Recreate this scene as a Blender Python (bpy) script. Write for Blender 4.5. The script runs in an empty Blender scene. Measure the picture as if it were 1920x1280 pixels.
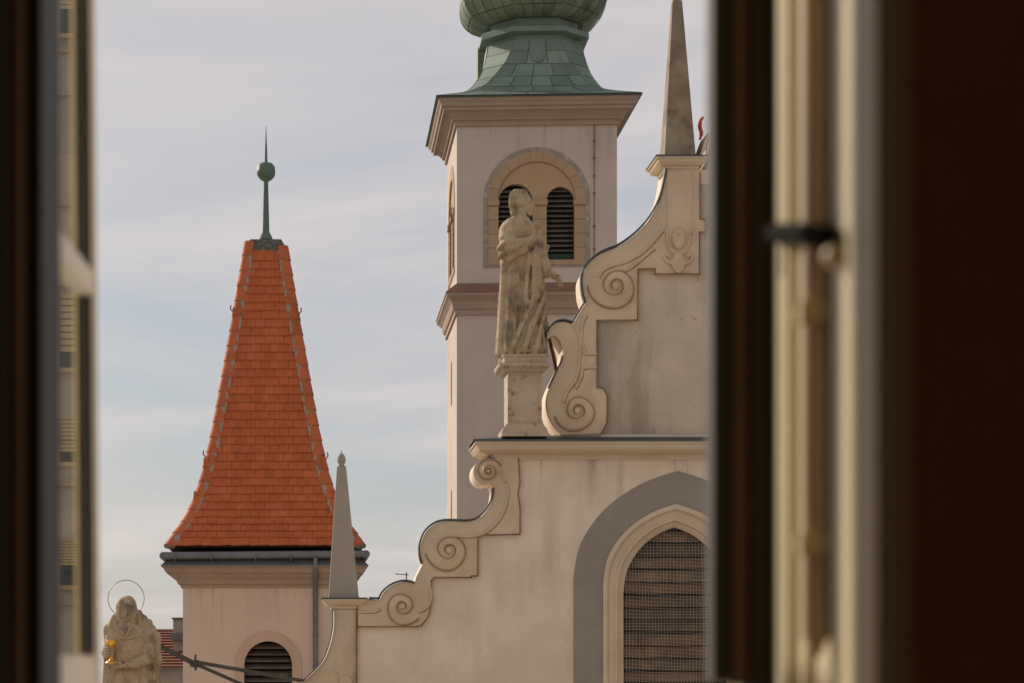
import bpy, math, random
import numpy as np
from mathutils import Vector, Matrix
from mathutils.geometry import tessellate_polygon
R = math.radians
random.seed(7)
S = bpy.context.scene
col = S.collection

# ------------------------------------------------------------------ camera
H = 14.0                      # eye height above the square
LENS = 76.0
F = LENS / 36.0 * 1920.0      # focal length in photo pixels
HY = 1264.0                   # horizon row of the photograph
cam_d = bpy.data.cameras.new('camera'); cam = bpy.data.objects.new('camera', cam_d)
col.objects.link(cam); S.camera = cam
cam.location = (0, 0, H); cam.rotation_euler = (R(90), 0, 0)
cam_d.lens = LENS; cam_d.sensor_width = 36.0; cam_d.sensor_fit = 'HORIZONTAL'
cam_d.shift_y = (HY - 640.0) / 1920.0
cam_d.clip_start = 0.05; cam_d.clip_end = 5000
cam_d.dof.use_dof = True; cam_d.dof.focus_distance = 33.0; cam_d.dof.aperture_fstop = 5.6

# ------------------------------------------------------------------ sky, sun, exposure
SUN_DIR = Vector((-0.68, 0.58, 0.44)).normalized()
SUN_EL = math.asin(SUN_DIR.z); SUN_AZ = math.atan2(SUN_DIR.x, SUN_DIR.y)
w = bpy.data.worlds.new('World'); S.world = w; w.use_nodes = True
nt = w.node_tree; nt.nodes.clear()
def N(t, tree=None, **kw):
    n = (tree or nt).nodes.new(t)
    for k, v in kw.items(): setattr(n, k, v)
    return n
out = N('ShaderNodeOutputWorld'); bg = N('ShaderNodeBackground'); bg.inputs['Strength'].default_value = 0.1
sky = N('ShaderNodeTexSky', sky_type='NISHITA', sun_disc=False)
sky.sun_elevation = SUN_EL; sky.sun_rotation = SUN_AZ; sky.air_density = 1.0; sky.dust_density = 2.0; sky.ozone_density = 1.0
tc = N('ShaderNodeTexCoord'); sep = N('ShaderNodeSeparateXYZ'); nt.links.new(tc.outputs['Generated'], sep.inputs[0])
den = N('ShaderNodeMath', operation='MAXIMUM'); den.inputs[1].default_value = 0.0; nt.links.new(sep.outputs['Z'], den.inputs[0])
den2 = N('ShaderNodeMath', operation='ADD'); den2.inputs[1].default_value = 0.12; nt.links.new(den.outputs[0], den2.inputs[0])
dx = N('ShaderNodeMath', operation='DIVIDE'); nt.links.new(sep.outputs['X'], dx.inputs[0]); nt.links.new(den2.outputs[0], dx.inputs[1])
dy = N('ShaderNodeMath', operation='DIVIDE'); nt.links.new(sep.outputs['Y'], dy.inputs[0]); nt.links.new(den2.outputs[0], dy.inputs[1])
cmb = N('ShaderNodeCombineXYZ'); nt.links.new(dx.outputs[0], cmb.inputs['X']); nt.links.new(dy.outputs[0], cmb.inputs['Y'])
mp = N('ShaderNodeMapping'); mp.inputs['Scale'].default_value = (0.75, 1.15, 1); mp.inputs['Rotation'].default_value = (0, 0, R(14)); mp.inputs['Location'].default_value = (3.1, 1.7, 0)
nt.links.new(cmb.outputs[0], mp.inputs['Vector'])
cn = N('ShaderNodeTexNoise'); cn.inputs['Scale'].default_value = 1.1; cn.inputs['Detail'].default_value = 7; cn.inputs['Roughness'].default_value = 0.55; cn.inputs['Distortion'].default_value = 0.6
nt.links.new(mp.outputs[0], cn.inputs['Vector'])
cr = N('ShaderNodeValToRGB'); cr.color_ramp.elements[0].position = 0.30; cr.color_ramp.elements[0].color = (0.72, 0.72, 0.72, 1)
cr.color_ramp.elements[1].position = 0.66; cr.color_ramp.elements[1].color = (0.95, 0.95, 0.95, 1)
nt.links.new(cn.outputs['Fac'], cr.inputs[0])
cc = N('ShaderNodeMixRGB'); cc.inputs[1].default_value = (3.1, 3.34, 3.75, 1); cc.inputs[2].default_value = (5.35, 4.9, 4.8, 1)
cf = N('ShaderNodeMapRange'); cf.inputs['From Min'].default_value = 0.32; cf.inputs['From Max'].default_value = 0.62; nt.links.new(cn.outputs['Fac'], cf.inputs['Value']); nt.links.new(cf.outputs[0], cc.inputs[0])
mx = N('ShaderNodeMixRGB'); nt.links.new(cr.outputs[0], mx.inputs[0]); nt.links.new(sky.outputs[0], mx.inputs[1]); nt.links.new(cc.outputs[0], mx.inputs[2])
nt.links.new(mx.outputs[0], bg.inputs['Color']); nt.links.new(bg.outputs[0], out.inputs[0])

sl = bpy.data.lights.new('sun', 'SUN'); sl.energy = 3.6; sl.angle = R(1.5); sl.color = (1.0, 0.88, 0.76)
so = bpy.data.objects.new('sun', sl); col.objects.link(so); so.location = (-30, 10, 50)
so.rotation_euler = (-SUN_DIR).to_track_quat('-Z', 'Y').to_euler()
vs = S.view_settings; vs.view_transform = 'Standard'; vs.look = 'None'; vs.gamma = 1; vs.exposure = 0.33; vs.use_curve_mapping = False
S.render.engine = 'CYCLES'

# ------------------------------------------------------------------ helpers
def W(px, py, d):
    """photo pixel -> point of the place at depth d"""
    return Vector(((px - 960.0) * d / F, d, H + (HY - py) * d / F))
SK = Vector((-0.1, 1.0, 0.0))          # the church's side walls run back along this direction
origin = {}
def tag(o, label=None, cat=None, group=None, kind=None):
    if label: o['label'] = label
    if cat: o['category'] = cat
    if group: o['group'] = group
    if kind: o['kind'] = kind
    return o
def thing(name, loc, label, cat, group=None):
    o = bpy.data.objects.new(name, None); col.objects.link(o); o.location = loc; o.empty_display_size = 0.2
    origin[o] = Vector(loc); return tag(o, label, cat, group)
def link(name, me, parent=None, org=None):
    o = bpy.data.objects.new(name, me); col.objects.link(o)
    if parent is not None:
        o.parent = parent; origin[o] = origin[parent]
    else:
        origin[o] = Vector(org) if org is not None else Vector((0, 0, 0)); o.location = origin[o]
    return o
class MB:
    def __init__(s): s.v = []; s.f = []
    def add(s, vs, fs):
        b = len(s.v); s.v += [Vector(x) for x in vs]; s.f += [tuple(i + b for i in f) for f in fs]; return s
    def box(s, a, b):
        x0, y0, z0 = a; x1, y1, z1 = b
        return s.add([(x0,y0,z0),(x1,y0,z0),(x1,y1,z0),(x0,y1,z0),(x0,y0,z1),(x1,y0,z1),(x1,y1,z1),(x0,y1,z1)],
                     [(0,3,2,1),(4,5,6,7),(0,1,5,4),(1,2,6,5),(2,3,7,6),(3,0,4,7)])
    def hexa(s, p):   # 8 points: near quad (4, ccw) then far quad
        return s.add(p, [(0,1,2,3),(7,6,5,4),(0,4,5,1),(1,5,6,2),(2,6,7,3),(3,7,4,0)])
    def prism(s, outer, holes=(), d=0.0, t=0.1, sk=SK, front=None):
        """polygon in photo pixels at depth d, thickness t running back along sk"""
        fr = front or (lambda p: W(p[0], p[1], d))
        loops = [[fr(p) for p in outer]] + [[fr(p) for p in h] for h in holes]
        return s.solid(loops, sk * t)
    def solid(s, loops, ext):
        fl = [p for l in loops for p in l]; n = len(fl)
        nrm = ext.normalized()
        tri = tessellate_polygon([[Vector(p) for p in l] for l in loops])
        fs = []
        for t in tri:
            a, b, c = (fl[i] for i in t)
            if (b - a).cross(c - a).dot(nrm) > 0: t = (t[0], t[2], t[1])
            fs.append(tuple(t)); fs.append(tuple(i + n for i in reversed(t)))
        k = 0
        for li, l in enumerate(loops):
            m = len(l)
            # orientation of loop seen along ext
            ar = Vector((0, 0, 0))
            for i in range(m): ar += l[i].cross(l[(i + 1) % m])
            ccw = ar.dot(nrm) > 0
            if li > 0: ccw = not ccw
            for i in range(m):
                a, b = k + i, k + (i + 1) % m
                fs.append((a, b, b + n, a + n) if ccw else (b, a, a + n, b + n))
            k += m
        return s.add(fl + [p + ext for p in fl], fs)
    def tube(s, pts, r, n=8, cap=True):
        pts = [Vector(p) for p in pts]; rr = r if isinstance(r, (list, tuple)) else [r] * len(pts)
        vs = []; up = None
        for i, p in enumerate(pts):
            t = (pts[min(i + 1, len(pts) - 1)] - pts[max(i - 1, 0)]).normalized()
            if up is None: up = t.orthogonal().normalized()
            up = (up - t * up.dot(t)).normalized(); sd = t.cross(up)
            for k in range(n):
                a = 2 * math.pi * k / n; vs.append(p + (up * math.cos(a) + sd * math.sin(a)) * rr[i])
        fs = []
        for i in range(len(pts) - 1):
            for k in range(n):
                fs.append((i*n+k, i*n+(k+1)%n, (i+1)*n+(k+1)%n, (i+1)*n+k))
        if cap: fs.append(tuple(reversed(range(n)))); fs.append(tuple(range((len(pts)-1)*n, len(pts)*n)))
        return s.add(vs, fs)
    def lathe(s, c, prof, n=24):
        c = Vector(c); vs = []; fs = []
        for r, z in prof:
            for k in range(n):
                a = 2*math.pi*k/n; vs.append(c + Vector((r*math.cos(a), r*math.sin(a), z)))
        for i in range(len(prof)-1):
            for k in range(n): fs.append((i*n+k, i*n+(k+1)%n, (i+1)*n+(k+1)%n, (i+1)*n+k))
        fs.append(tuple(reversed(range(n)))); fs.append(tuple(range((len(prof)-1)*n, len(prof)*n)))
        return s.add(vs, fs)
    def rings(s, rings, closed=True, cap=True):
        n = len(rings[0]); vs = [p for r in rings for p in r]; fs = []
        for i in range(len(rings)-1):
            for k in range(n if closed else n-1):
                fs.append((i*n+k, i*n+(k+1)%n, (i+1)*n+(k+1)%n, (i+1)*n+k))
        if cap and closed: fs.append(tuple(reversed(range(n)))); fs.append(tuple(range((len(rings)-1)*n, len(rings)*n)))
        return s.add(vs, fs)
    def mesh(s, name, m, org=Vector((0,0,0)), smooth=False, angle=None):
        me = bpy.data.meshes.new(name); me.from_pydata([tuple(p - org) for p in s.v], [], s.f); me.update()
        me.materials.append(m)
        if smooth:
            for p in me.polygons: p.use_smooth = True
            if angle: me.set_sharp_from_angle(angle=R(angle))
        return me
    def build(s, name, m, parent=None, smooth=False, org=None, angle=None):
        o_ = origin[parent] if parent is not None else Vector(org if org is not None else (0,0,0))
        return link(name, s.mesh(name, m, o_, smooth, angle), parent, o_)
def spline(pts, n=8):
    """Catmull-Rom through 2-D/3-D points"""
    P = [Vector(p) for p in pts]; o = []
    for i in range(len(P)-1):
        p0 = P[max(i-1,0)]; p1 = P[i]; p2 = P[i+1]; p3 = P[min(i+2,len(P)-1)]
        for k in range(n):
            t = k/n
            o.append(0.5*((2*p1)+(p2-p0)*t+(2*p0-5*p1+4*p2-p3)*t*t+(3*p1-p0-3*p2+p3)*t**3))
    o.append(P[-1]); return o
def sp2(pts, n=8): return [(p[0], p[1]) for p in spline([(a, b, 0) for a, b in pts], n)]

# ------------------------------------------------------------------ materials
def mat(name, c1, c2=None, scale=3.0, rough=0.85, bump=0.0, bscale=60.0, stain=None, sscale=2.0, sthr=(0.55,0.75), samt=0.7,
        streak=False, fine=None, fscale=40.0, fthr=(0.55,0.7), famt=0.6, rand=0.0, metal=0.0, coord='pos', spec=0.3, drips=(), dripcol=(0.2,0.16,0.12)):
    m = bpy.data.materials.new(name); m.use_nodes = True; t = m.node_tree; b = t.nodes['Principled BSDF']
    b.inputs['Roughness'].default_value = rough; b.inputs['Metallic'].default_value = metal; b.inputs['Specular IOR Level'].default_value = spec
    if coord == 'pos': src = N('ShaderNodeNewGeometry', t).outputs['Position']
    else: src = N('ShaderNodeTexCoord', t).outputs['Object']
    def noise(sc, det=5, st=(1,1,1), off=0.0):
        mpn = N('ShaderNodeMapping', t); mpn.inputs['Scale'].default_value = st; mpn.inputs['Location'].default_value = (off, off*0.7, off*1.3)
        t.links.new(src, mpn.inputs['Vector'])
        n = N('ShaderNodeTexNoise', t); n.inputs['Scale'].default_value = sc; n.inputs['Detail'].default_value = det; n.inputs['Roughness'].default_value = 0.6
        t.links.new(mpn.outputs[0], n.inputs['Vector']); return n.outputs['Fac']
    def ramp(fac, lo, hi, mul=1.0):
        r = N('ShaderNodeMapRange', t); r.inputs['From Min'].default_value = lo; r.inputs['From Max'].default_value = hi; r.inputs['To Max'].default_value = mul
        r.interpolation_type = 'SMOOTHSTEP'; t.links.new(fac, r.inputs['Value']); return r.outputs[0]
    def mix(f, a, c):
        x = N('ShaderNodeMixRGB', t); t.links.new(f, x.inputs[0])
        if isinstance(a, tuple): x.inputs[1].default_value = (*a, 1)
        else: t.links.new(a, x.inputs[1])
        if isinstance(c, tuple): x.inputs[2].default_value = (*c, 1)
        else: t.links.new(c, x.inputs[2])
        return x.outputs[0]
    c2 = c2 or tuple(x*0.85 for x in c1)
    c = mix(ramp(noise(scale), 0.3, 0.7), c1, c2)
    if stain: c = mix(ramp(noise(sscale, 6, (1,1,0.18) if streak else (1,1,1), 5.3), sthr[0], sthr[1], samt), c, stain)
    if fine: c = mix(ramp(noise(fscale, 4, (1,1,1), 9.1), fthr[0], fthr[1], famt), c, fine)
    for ztop_, ln_, am_ in drips:       # rain runs below a ledge
        sx = N('ShaderNodeSeparateXYZ', t); t.links.new(src, sx.inputs[0])
        g1 = ramp(sx.outputs['Z'], ztop_-ln_, ztop_, 1.0); cut = N('ShaderNodeMath', t, operation='LESS_THAN'); cut.inputs[1].default_value = ztop_+0.02; t.links.new(sx.outputs['Z'], cut.inputs[0])
        st_ = ramp(noise(7.0, 5, (1,1,0.05), ztop_), 0.50, 0.70, am_)
        m1 = N('ShaderNodeMath', t, operation='MULTIPLY'); t.links.new(g1, m1.inputs[0]); t.links.new(cut.outputs[0], m1.inputs[1])
        m2 = N('ShaderNodeMath', t, operation='MULTIPLY'); t.links.new(m1.outputs[0], m2.inputs[0]); t.links.new(st_, m2.inputs[1])
        c = mix(m2.outputs[0], c, dripcol)
    if rand:
        oi = N('ShaderNodeObjectInfo', t); hs = N('ShaderNodeHueSaturation', t)
        r = N('ShaderNodeMapRange', t); r.inputs['To Min'].default_value = 1-rand; r.inputs['To Max'].default_value = 1+rand
        t.links.new(oi.outputs['Random'], r.inputs['Value']); t.links.new(r.outputs[0], hs.inputs['Value']); t.links.new(c, hs.inputs['Color']); c = hs.outputs[0]
    t.links.new(c, b.inputs['Base Color'])
    if bump:
        bn = N('ShaderNodeBump', t); bn.inputs['Strength'].default_value = bump; bn.inputs['Distance'].default_value = 0.02
        t.links.new(noise(bscale, 5), bn.inputs['Height']); t.links.new(bn.outputs[0], b.inputs['Normal'])
    return m
M = {}
M['plaster'] = mat('gable_plaster', (0.71,0.605,0.475), (0.61,0.515,0.40), 1.1, bump=0.25, bscale=22, stain=(0.34,0.28,0.215), sscale=1.3, sthr=(0.48,0.74), samt=0.38, streak=True, fine=(0.36,0.29,0.22), fscale=9, fthr=(0.64,0.8), famt=0.5, drips=((H+(HY-860)*32/F,1.1,0.5),))
M['plaster_up'] = mat('weathered_plaster', (0.58,0.49,0.385), (0.47,0.395,0.31), 1.3, bump=0.35, bscale=24, stain=(0.25,0.20,0.15), sscale=1.5, sthr=(0.45,0.70), samt=0.7, streak=True, fine=(0.22,0.18,0.12), fscale=7, fthr=(0.60,0.78), famt=0.6)
M['trim'] = mat('trim_render', (0.60,0.465,0.32), (0.49,0.375,0.255), 2.2, bump=0.3, bscale=30, stain=(0.34,0.22,0.13), sscale=3.0, sthr=(0.58,0.8), samt=0.6, fine=(0.27,0.20,0.14), fscale=14, fthr=(0.64,0.8), famt=0.5)
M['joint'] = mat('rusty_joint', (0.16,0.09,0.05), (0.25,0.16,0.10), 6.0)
M['grime_shade'] = mat('grime_and_shade', (0.25,0.165,0.10), (0.36,0.25,0.16), 7)  # grime colour that also carries the weak shading of the relief
M['cornice'] = mat('cornice_render', (0.60,0.48,0.34), (0.55,0.43,0.30), 1.5, bump=0.15, bscale=30, stain=(0.42,0.24,0.11), sscale=2.2, sthr=(0.6,0.8), samt=0.6)
M['greyband'] = mat('grey_painted_band', (0.285,0.245,0.205), (0.245,0.21,0.178), 1.2, bump=0.25, bscale=18, stain=(0.36,0.31,0.26), sscale=1.1, sthr=(0.5,0.72), samt=0.5, streak=True)
M['surround'] = mat('stone_surround', (0.60,0.48,0.35), (0.52,0.41,0.29), 2.0, bump=0.2, bscale=30, stain=(0.36,0.2,0.09), sscale=4, sthr=(0.6,0.78), samt=0.5)
M['tplaster'] = mat('tower_plaster', (0.55,0.46,0.375), (0.485,0.405,0.33), 0.6, bump=0.12, bscale=14, stain=(0.42,0.36,0.32), sscale=0.8, sthr=(0.5,0.8), samt=0.6, streak=True, fine=(0.3,0.25,0.2), fscale=3, fthr=(0.7,0.85), famt=0.4, drips=((H+(HY-236)*55/F,1.6,0.4),(H+(HY-590)*55/F,2.4,0.45)))
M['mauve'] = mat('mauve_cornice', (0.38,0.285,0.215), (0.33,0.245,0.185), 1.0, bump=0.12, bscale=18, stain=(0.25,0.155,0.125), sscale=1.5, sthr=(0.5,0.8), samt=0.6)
M['sand'] = mat('sandstone', (0.44,0.285,0.165), (0.38,0.26,0.16), 1.7, bump=0.2, bscale=20, stain=(0.34,0.22,0.13), sscale=2.5, samt=0.6, rand=0.05)
M['greyedge'] = mat('grey_render_border', (0.35,0.295,0.24), (0.26,0.22,0.18), 5, bump=0.3, bscale=20, stain=(0.47,0.4,0.34), sscale=6, sthr=(0.5,0.65), samt=0.7)
M['copper'] = mat('copper_patina', (0.15,0.205,0.162), (0.19,0.245,0.20), 1.2, rough=0.6, bump=0.15, bscale=12, stain=(0.085,0.105,0.055), sscale=1.6, sthr=(0.5,0.78), samt=0.7, streak=True, fine=(0.2,0.26,0.2), fscale=7, fthr=(0.6,0.8), famt=0.4, rand=0.16, metal=0.15)
M['onion'] = mat('copper_weathered', (0.13,0.185,0.13), (0.19,0.22,0.14), 1.0, rough=0.6, bump=0.15, bscale=12, stain=(0.06,0.062,0.03), sscale=1.4, sthr=(0.48,0.72), samt=0.8, streak=True, rand=0.16, metal=0.15)
M['seam'] = mat('copper_seam', (0.09,0.125,0.097), (0.12,0.155,0.12), 3, rough=0.6)
M['tile'] = mat('clay_tile', (0.47,0.118,0.038), (0.40,0.096,0.033), 4.0, rough=0.75, bump=0.2, bscale=40, stain=(0.27,0.06,0.025), sscale=1.2, sthr=(0.5,0.8), samt=0.35, rand=0.08)
M['hip'] = mat('hip_tile_clay', (0.45,0.12,0.045), (0.38,0.10,0.038), 5.0, rough=0.8, bump=0.3, bscale=30, fine=(0.32,0.2,0.13), fscale=12, fthr=(0.6,0.75), famt=0.5, rand=0.14)
M['mortar'] = mat('mortar', (0.36,0.29,0.23), (0.27,0.21,0.16), 8, bump=0.5, bscale=40)
M['batten'] = mat('roof_underlay', (0.10,0.03,0.015), None, 3)
M['lead'] = mat('dark_lead', (0.055,0.055,0.05), (0.16,0.14,0.10), 14, rough=0.6, bump=0.3)
M['zinc'] = mat('zinc_sheet', (0.165,0.175,0.175), (0.12,0.125,0.125), 2.0, rough=0.5, metal=0.4, bump=0.1)
M['flash'] = mat('dark_flashing', (0.05,0.058,0.062), (0.075,0.08,0.08), 3.0, rough=0.55, metal=0.3)
M['pinkpl'] = mat('turret_plaster', (0.58,0.445,0.35), (0.53,0.40,0.315), 0.7, bump=0.12, bscale=14, stain=(0.42,0.33,0.28), sscale=0.9, sthr=(0.5,0.8), samt=0.5, streak=True, drips=((H+(HY-1100)*42/F,1.1,0.4),))
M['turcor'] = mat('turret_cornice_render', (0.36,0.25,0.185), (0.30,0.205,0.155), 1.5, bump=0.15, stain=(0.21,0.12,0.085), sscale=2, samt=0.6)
M['statue'] = mat('weathered_sandstone', (0.46,0.35,0.225), (0.37,0.28,0.175), 4.0, bump=0.25, bscale=40, stain=(0.12,0.092,0.058), sscale=3.4, sthr=(0.46,0.66), samt=0.7, fine=(0.09,0.072,0.05), fscale=36, fthr=(0.54,0.74), famt=0.6)
M['pedestal'] = mat('pedestal_stone', (0.47,0.37,0.26), (0.40,0.32,0.23), 3.5, bump=0.4, bscale=35, stain=(0.40,0.23,0.12), sscale=3.0, sthr=(0.56,0.74), samt=0.6, fine=(0.10,0.08,0.055), fscale=7, fthr=(0.55,0.68), famt=0.7)
M['obdark'] = mat('stained_obelisk', (0.20,0.15,0.105), (0.31,0.245,0.175), 2.4, bump=0.4, bscale=40, stain=(0.12,0.085,0.055), sscale=3.2, sthr=(0.45,0.7), samt=0.75, fine=(0.45,0.38,0.29), fscale=30, fthr=(0.62,0.75), famt=0.4)
M['oblight'] = mat('granite_obelisk', (0.36,0.31,0.25), (0.31,0.27,0.21), 1.5, bump=0.4, bscale=60, fine=(0.2,0.17,0.13), fscale=55, fthr=(0.5,0.7), famt=0.5)
M['gold'] = mat('gilding', (0.80,0.42,0.08), (0.65,0.30,0.05), 8, rough=0.35, metal=0.85)
M['iron'] = mat('iron', (0.075,0.065,0.05), (0.11,0.085,0.06), 6, rough=0.7)
M['blackiron'] = mat('black_iron', (0.012,0.010,0.008), None, 6, rough=0.9, spec=0.05)
M['rust'] = mat('rusty_iron', (0.15,0.055,0.03), (0.10,0.04,0.025), 8, rough=0.8)
M['redrust'] = mat('red_iron', (0.35,0.06,0.02), None, 8, rough=0.7)
M['slat'] = mat('dark_louvre', (0.075,0.06,0.048), (0.12,0.095,0.075), 5, rough=0.8, rand=0.25)
M['green'] = mat('green_board', (0.02,0.05,0.035), None, 5, rough=0.7)
M['board'] = mat('old_board', (0.19,0.12,0.07), (0.10,0.07,0.047), 3.0, rough=0.85, bump=0.5, bscale=25, stain=(0.04,0.032,0.026), sscale=3, sthr=(0.45,0.7), samt=0.7, rand=0.3)
M['net'] = mat('bird_net', (0.50,0.44,0.36), None, 5)
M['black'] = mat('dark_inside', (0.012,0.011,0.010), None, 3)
M['cream'] = mat('cream_paint', (0.76,0.64,0.40), (0.71,0.60,0.38), 3, rough=0.5, bump=0.05)
M['creamrod'] = mat('cream_rod_paint', (0.74,0.58,0.44), None, 3, rough=0.45)
M['leafwhite'] = mat('offwhite_paint', (0.82,0.75,0.63), (0.78,0.71,0.60), 3, rough=0.5)
M['brown'] = mat('brown_painted_wood', (0.115,0.062,0.028), (0.09,0.05,0.022), 6, rough=0.55)
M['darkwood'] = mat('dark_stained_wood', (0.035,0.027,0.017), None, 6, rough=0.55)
M['rwall'] = mat('room_wall_paint', (0.46,0.29,0.18), (0.43,0.27,0.17), 2)
M['rfloor'] = mat('room_floor_wood', (0.20,0.12,0.07), None, 4)
M['ownwall'] = mat('house_front_render', (0.66,0.60,0.50), (0.60,0.54,0.45), 0.7)
M['ground'] = mat('stone_paving', (0.36,0.33,0.30), (0.28,0.26,0.235), 3, bump=0.3, bscale=8)
M['blind'] = mat('striped_blind', (0.55,0.40,0.22), (0.50,0.37,0.22), 3)
M['nplaster'] = mat('neighbour_plaster', (0.48,0.40,0.32), (0.43,0.36,0.285), 0.6)
M['nsill'] = mat('neighbour_sill', (0.55,0.38,0.22), None, 2)
M['bluegrey'] = mat('window_dark_glass', (0.05,0.06,0.065), None, 2, rough=0.2)
M['rooffar'] = mat('far_roof_tile', (0.27,0.10,0.06), (0.20,0.08,0.05), 2.5, stain=(0.12,0.06,0.04), sscale=2, samt=0.7)
M['chim'] = mat('chimney_render', (0.36,0.32,0.28), None, 2)
gl = bpy.data.materials.new('window_glass'); gl.use_nodes = True
gt = gl.node_tree; gt.nodes.clear(); go = N('ShaderNodeOutputMaterial', gt)
gmix = N('ShaderNodeMixShader', gt); gtr = N('ShaderNodeBsdfTransparent', gt); ggl = N('ShaderNodeBsdfGlossy', gt); ggl.inputs['Roughness'].default_value = 0.03
gtr.inputs[0].default_value = (0.93,0.95,0.93,1); gmix.inputs[0].default_value = 0.12
gt.links.new(gtr.outputs[0], gmix.inputs[1]); gt.links.new(ggl.outputs[0], gmix.inputs[2]); gt.links.new(gmix.outputs[0], go.inputs[0])
M['glass'] = gl

# ================================================================== SETTING
g = MB().add([(-1500,-1500,0),(1500,-1500,0),(1500,2500,0),(-1500,2500,0)], [(0,1,2,3)]).build('ground', M['ground']); tag(g, kind='structure')
# the room the picture is taken from: thick outer wall with a window opening
YI, YO = 1.60, 2.20; WX0, WX1, WZ0, WZ1 = -0.56, 0.2725, H-0.55, H+1.35
def wall_with_hole(name, y0, y1, x0, x1, z0, z1, m):
    b = MB()
    # two unseen window openings, added in this wall to brighten the room
    VX0, VX1 = -2.6, -1.3; UX0, UX1 = 1.15, 2.4
    b.box((x0,y0,z0),(VX0,y1,z1)); b.box((UX0,y0,z0),(UX1,y1,WZ0)); b.box((UX0,y0,WZ1),(UX1,y1,z1)); b.box((UX1,y0,z0),(x1,y1,z1)); b.box((VX1,y0,z0),(WX0,y1,z1)); b.box((VX0,y0,z0),(VX1,y1,WZ0)); b.box((VX0,y0,WZ1),(VX1,y1,z1)); b.box((WX1,y0,z0),(UX0,y1,z1)); b.box((WX0,y0,z0),(WX1,y1,WZ0)); b.box((WX0,y0,WZ1),(WX1,y1,z1))
    o = b.build(name, m); tag(o, kind='structure'); return o
wall_with_hole('room_wall', YI, 1.75, -3.0, 2.6, H-1.6, H+1.9, M['rwall'])
wall_with_hole('house_wall', 1.75, YO, -26.0, 24.0, 0.0, 19.0, M['ownwall'])
tag(MB().box((-3.0,-3.2,H-1.7),(2.6,YI,H-1.6)).build('room_floor', M['rfloor']), kind='structure')
tag(MB().box((-3.0,-3.2,H+1.9),(2.6,YI,H+2.0)).build('room_ceiling', M['ownwall']), kind='structure')
tag(MB().box((-3.1,-3.3,H-1.7),(-3.0,YI,H+2.0)).build('room_wall', M['rwall']), kind='structure')
tag(MB().box((2.6,-3.3,H-1.7),(2.7,YI,H+2.0)).build('room_wall', M['rwall']), kind='structure')
tag(MB().box((-3.0,-3.3,H-1.7),(2.6,-3.2,H+2.0)).build('room_wall', M['ownwall']), kind='structure')

# ================================================================== CHURCH GABLE
DG = 32.0
sweep_up = sp2([(1250,318),(1249,327),(1243,357),(1233,385),(1214,416),(1186,444),(1158,463),(1140,470),(1119,481),(1101,499),(1093,515),(1092,530),(1094,550),(1099,567)], 5)
diag_up = [(1079,600),(1074,608)]
curl = sp2([(1074,608),(1059,603),(1045,605),(1036,612),(1030,620),(1025,632)], 4)
curl_in = sp2([(1027,635),(1039,629),(1049,638),(1055,653),(1056,665),(1053,680),(1044,698),(1030,728),(1025,750),(1027,772),(1036,795),(1053,815)], 4)
up_sil = sweep_up + diag_up[:1] + curl + curl_in            # from the obelisk down to the cornice
low_curve = sp2([(430,1420),(470,1395),(510,1350),(540,1312),(567,1278),(582,1265),(607,1237),(619,1208),(626,1176),(626,1142)], 4)
vol4 = sp2([(712,1124),(720,1109),(736,1096),(754,1090),(770,1091),(777,1094)], 4)
sweep_low = sp2([(793,1056),(789,1039),(790,1018),(799,996),(815,982),(833,976.5),(855,976.3),(876,977),(894,973),(910,960),(923,939),(927,915)], 5)
vol5 = sp2([(922,905),(907,908),(896,903),(889,893),(888,880),(893,868),(903,861),(914,858)], 4)
def arch_pts(xl, xr, ysp, apx, apy, n=12):
    """pointed arch: left jamb foot to right jamb foot"""
    def side(x0, s):
        c = [(x0, ysp), (x0 + s*abs(apx-x0)*0.07, ysp-(ysp-apy)*0.33), (x0 + s*abs(apx-x0)*0.31, ysp-(ysp-apy)*0.655), (x0+s*abs(apx-x0)*0.66, ysp-(ysp-apy)*0.885), (apx, apy)]
        return sp2(c, n//3)
    L = side(xl, 1); Rr = side(xr, -1)
    return [(xl, 1660)] + L + list(reversed(Rr))[1:] + [(xr, 1660)]
a_out = arch_pts(1075, 1466, 1085, 1271, 882)
a_mid = arch_pts(1131, 1404, 1090, 1268, 944)
a_in = arch_pts(1169, 1362, 1110, 1264, 988)
church = thing('church_gable', W(1100, 1264, DG) - Vector((0,0,H)), 'beige plastered church gable with scrolls, stepped curves and a pointed arch opening', 'church')
outer = [(40,1420+1773),(40,1420)] + low_curve + [(626,1123),(693,1122)] + vol4 + [(781,1080)] + sweep_low + vol5 + [(936,858),(936,819)] + \
        list(reversed(up_sil)) + [(1326,318),(1330,292),(1348,215),(1372,120),(1560,120),(1560,1420+1773)]
def clean(p):
    o = []
    for q in p:
        if not o or abs(q[0]-o[-1][0]) + abs(q[1]-o[-1][1]) > 0.3: o.append(q)
    return o
outer = clean(outer)
wall = MB().prism(outer, [list(reversed(clean(a_mid)))], DG, 0.76).build('wall', M['plaster'], church)
# upper field: weathered plaster skin between the scrolls
step_r = [(1127,813),(1138,792),(1138,742),(1131,729),(1119,727),(1119,602),(1195,601),(1196,506),(1228,505),(1228,515),(1311,515),(1311,437),(1322,436),(1322,413),(1312,412),(1312,326)]
field = clean(step_r[:-1] + [(1312,345),(1560,345),(1560,813)])
MB().prism(field, (), DG-0.006, 0.0062).build('weathered_field', M['plaster_up'], church)
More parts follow.
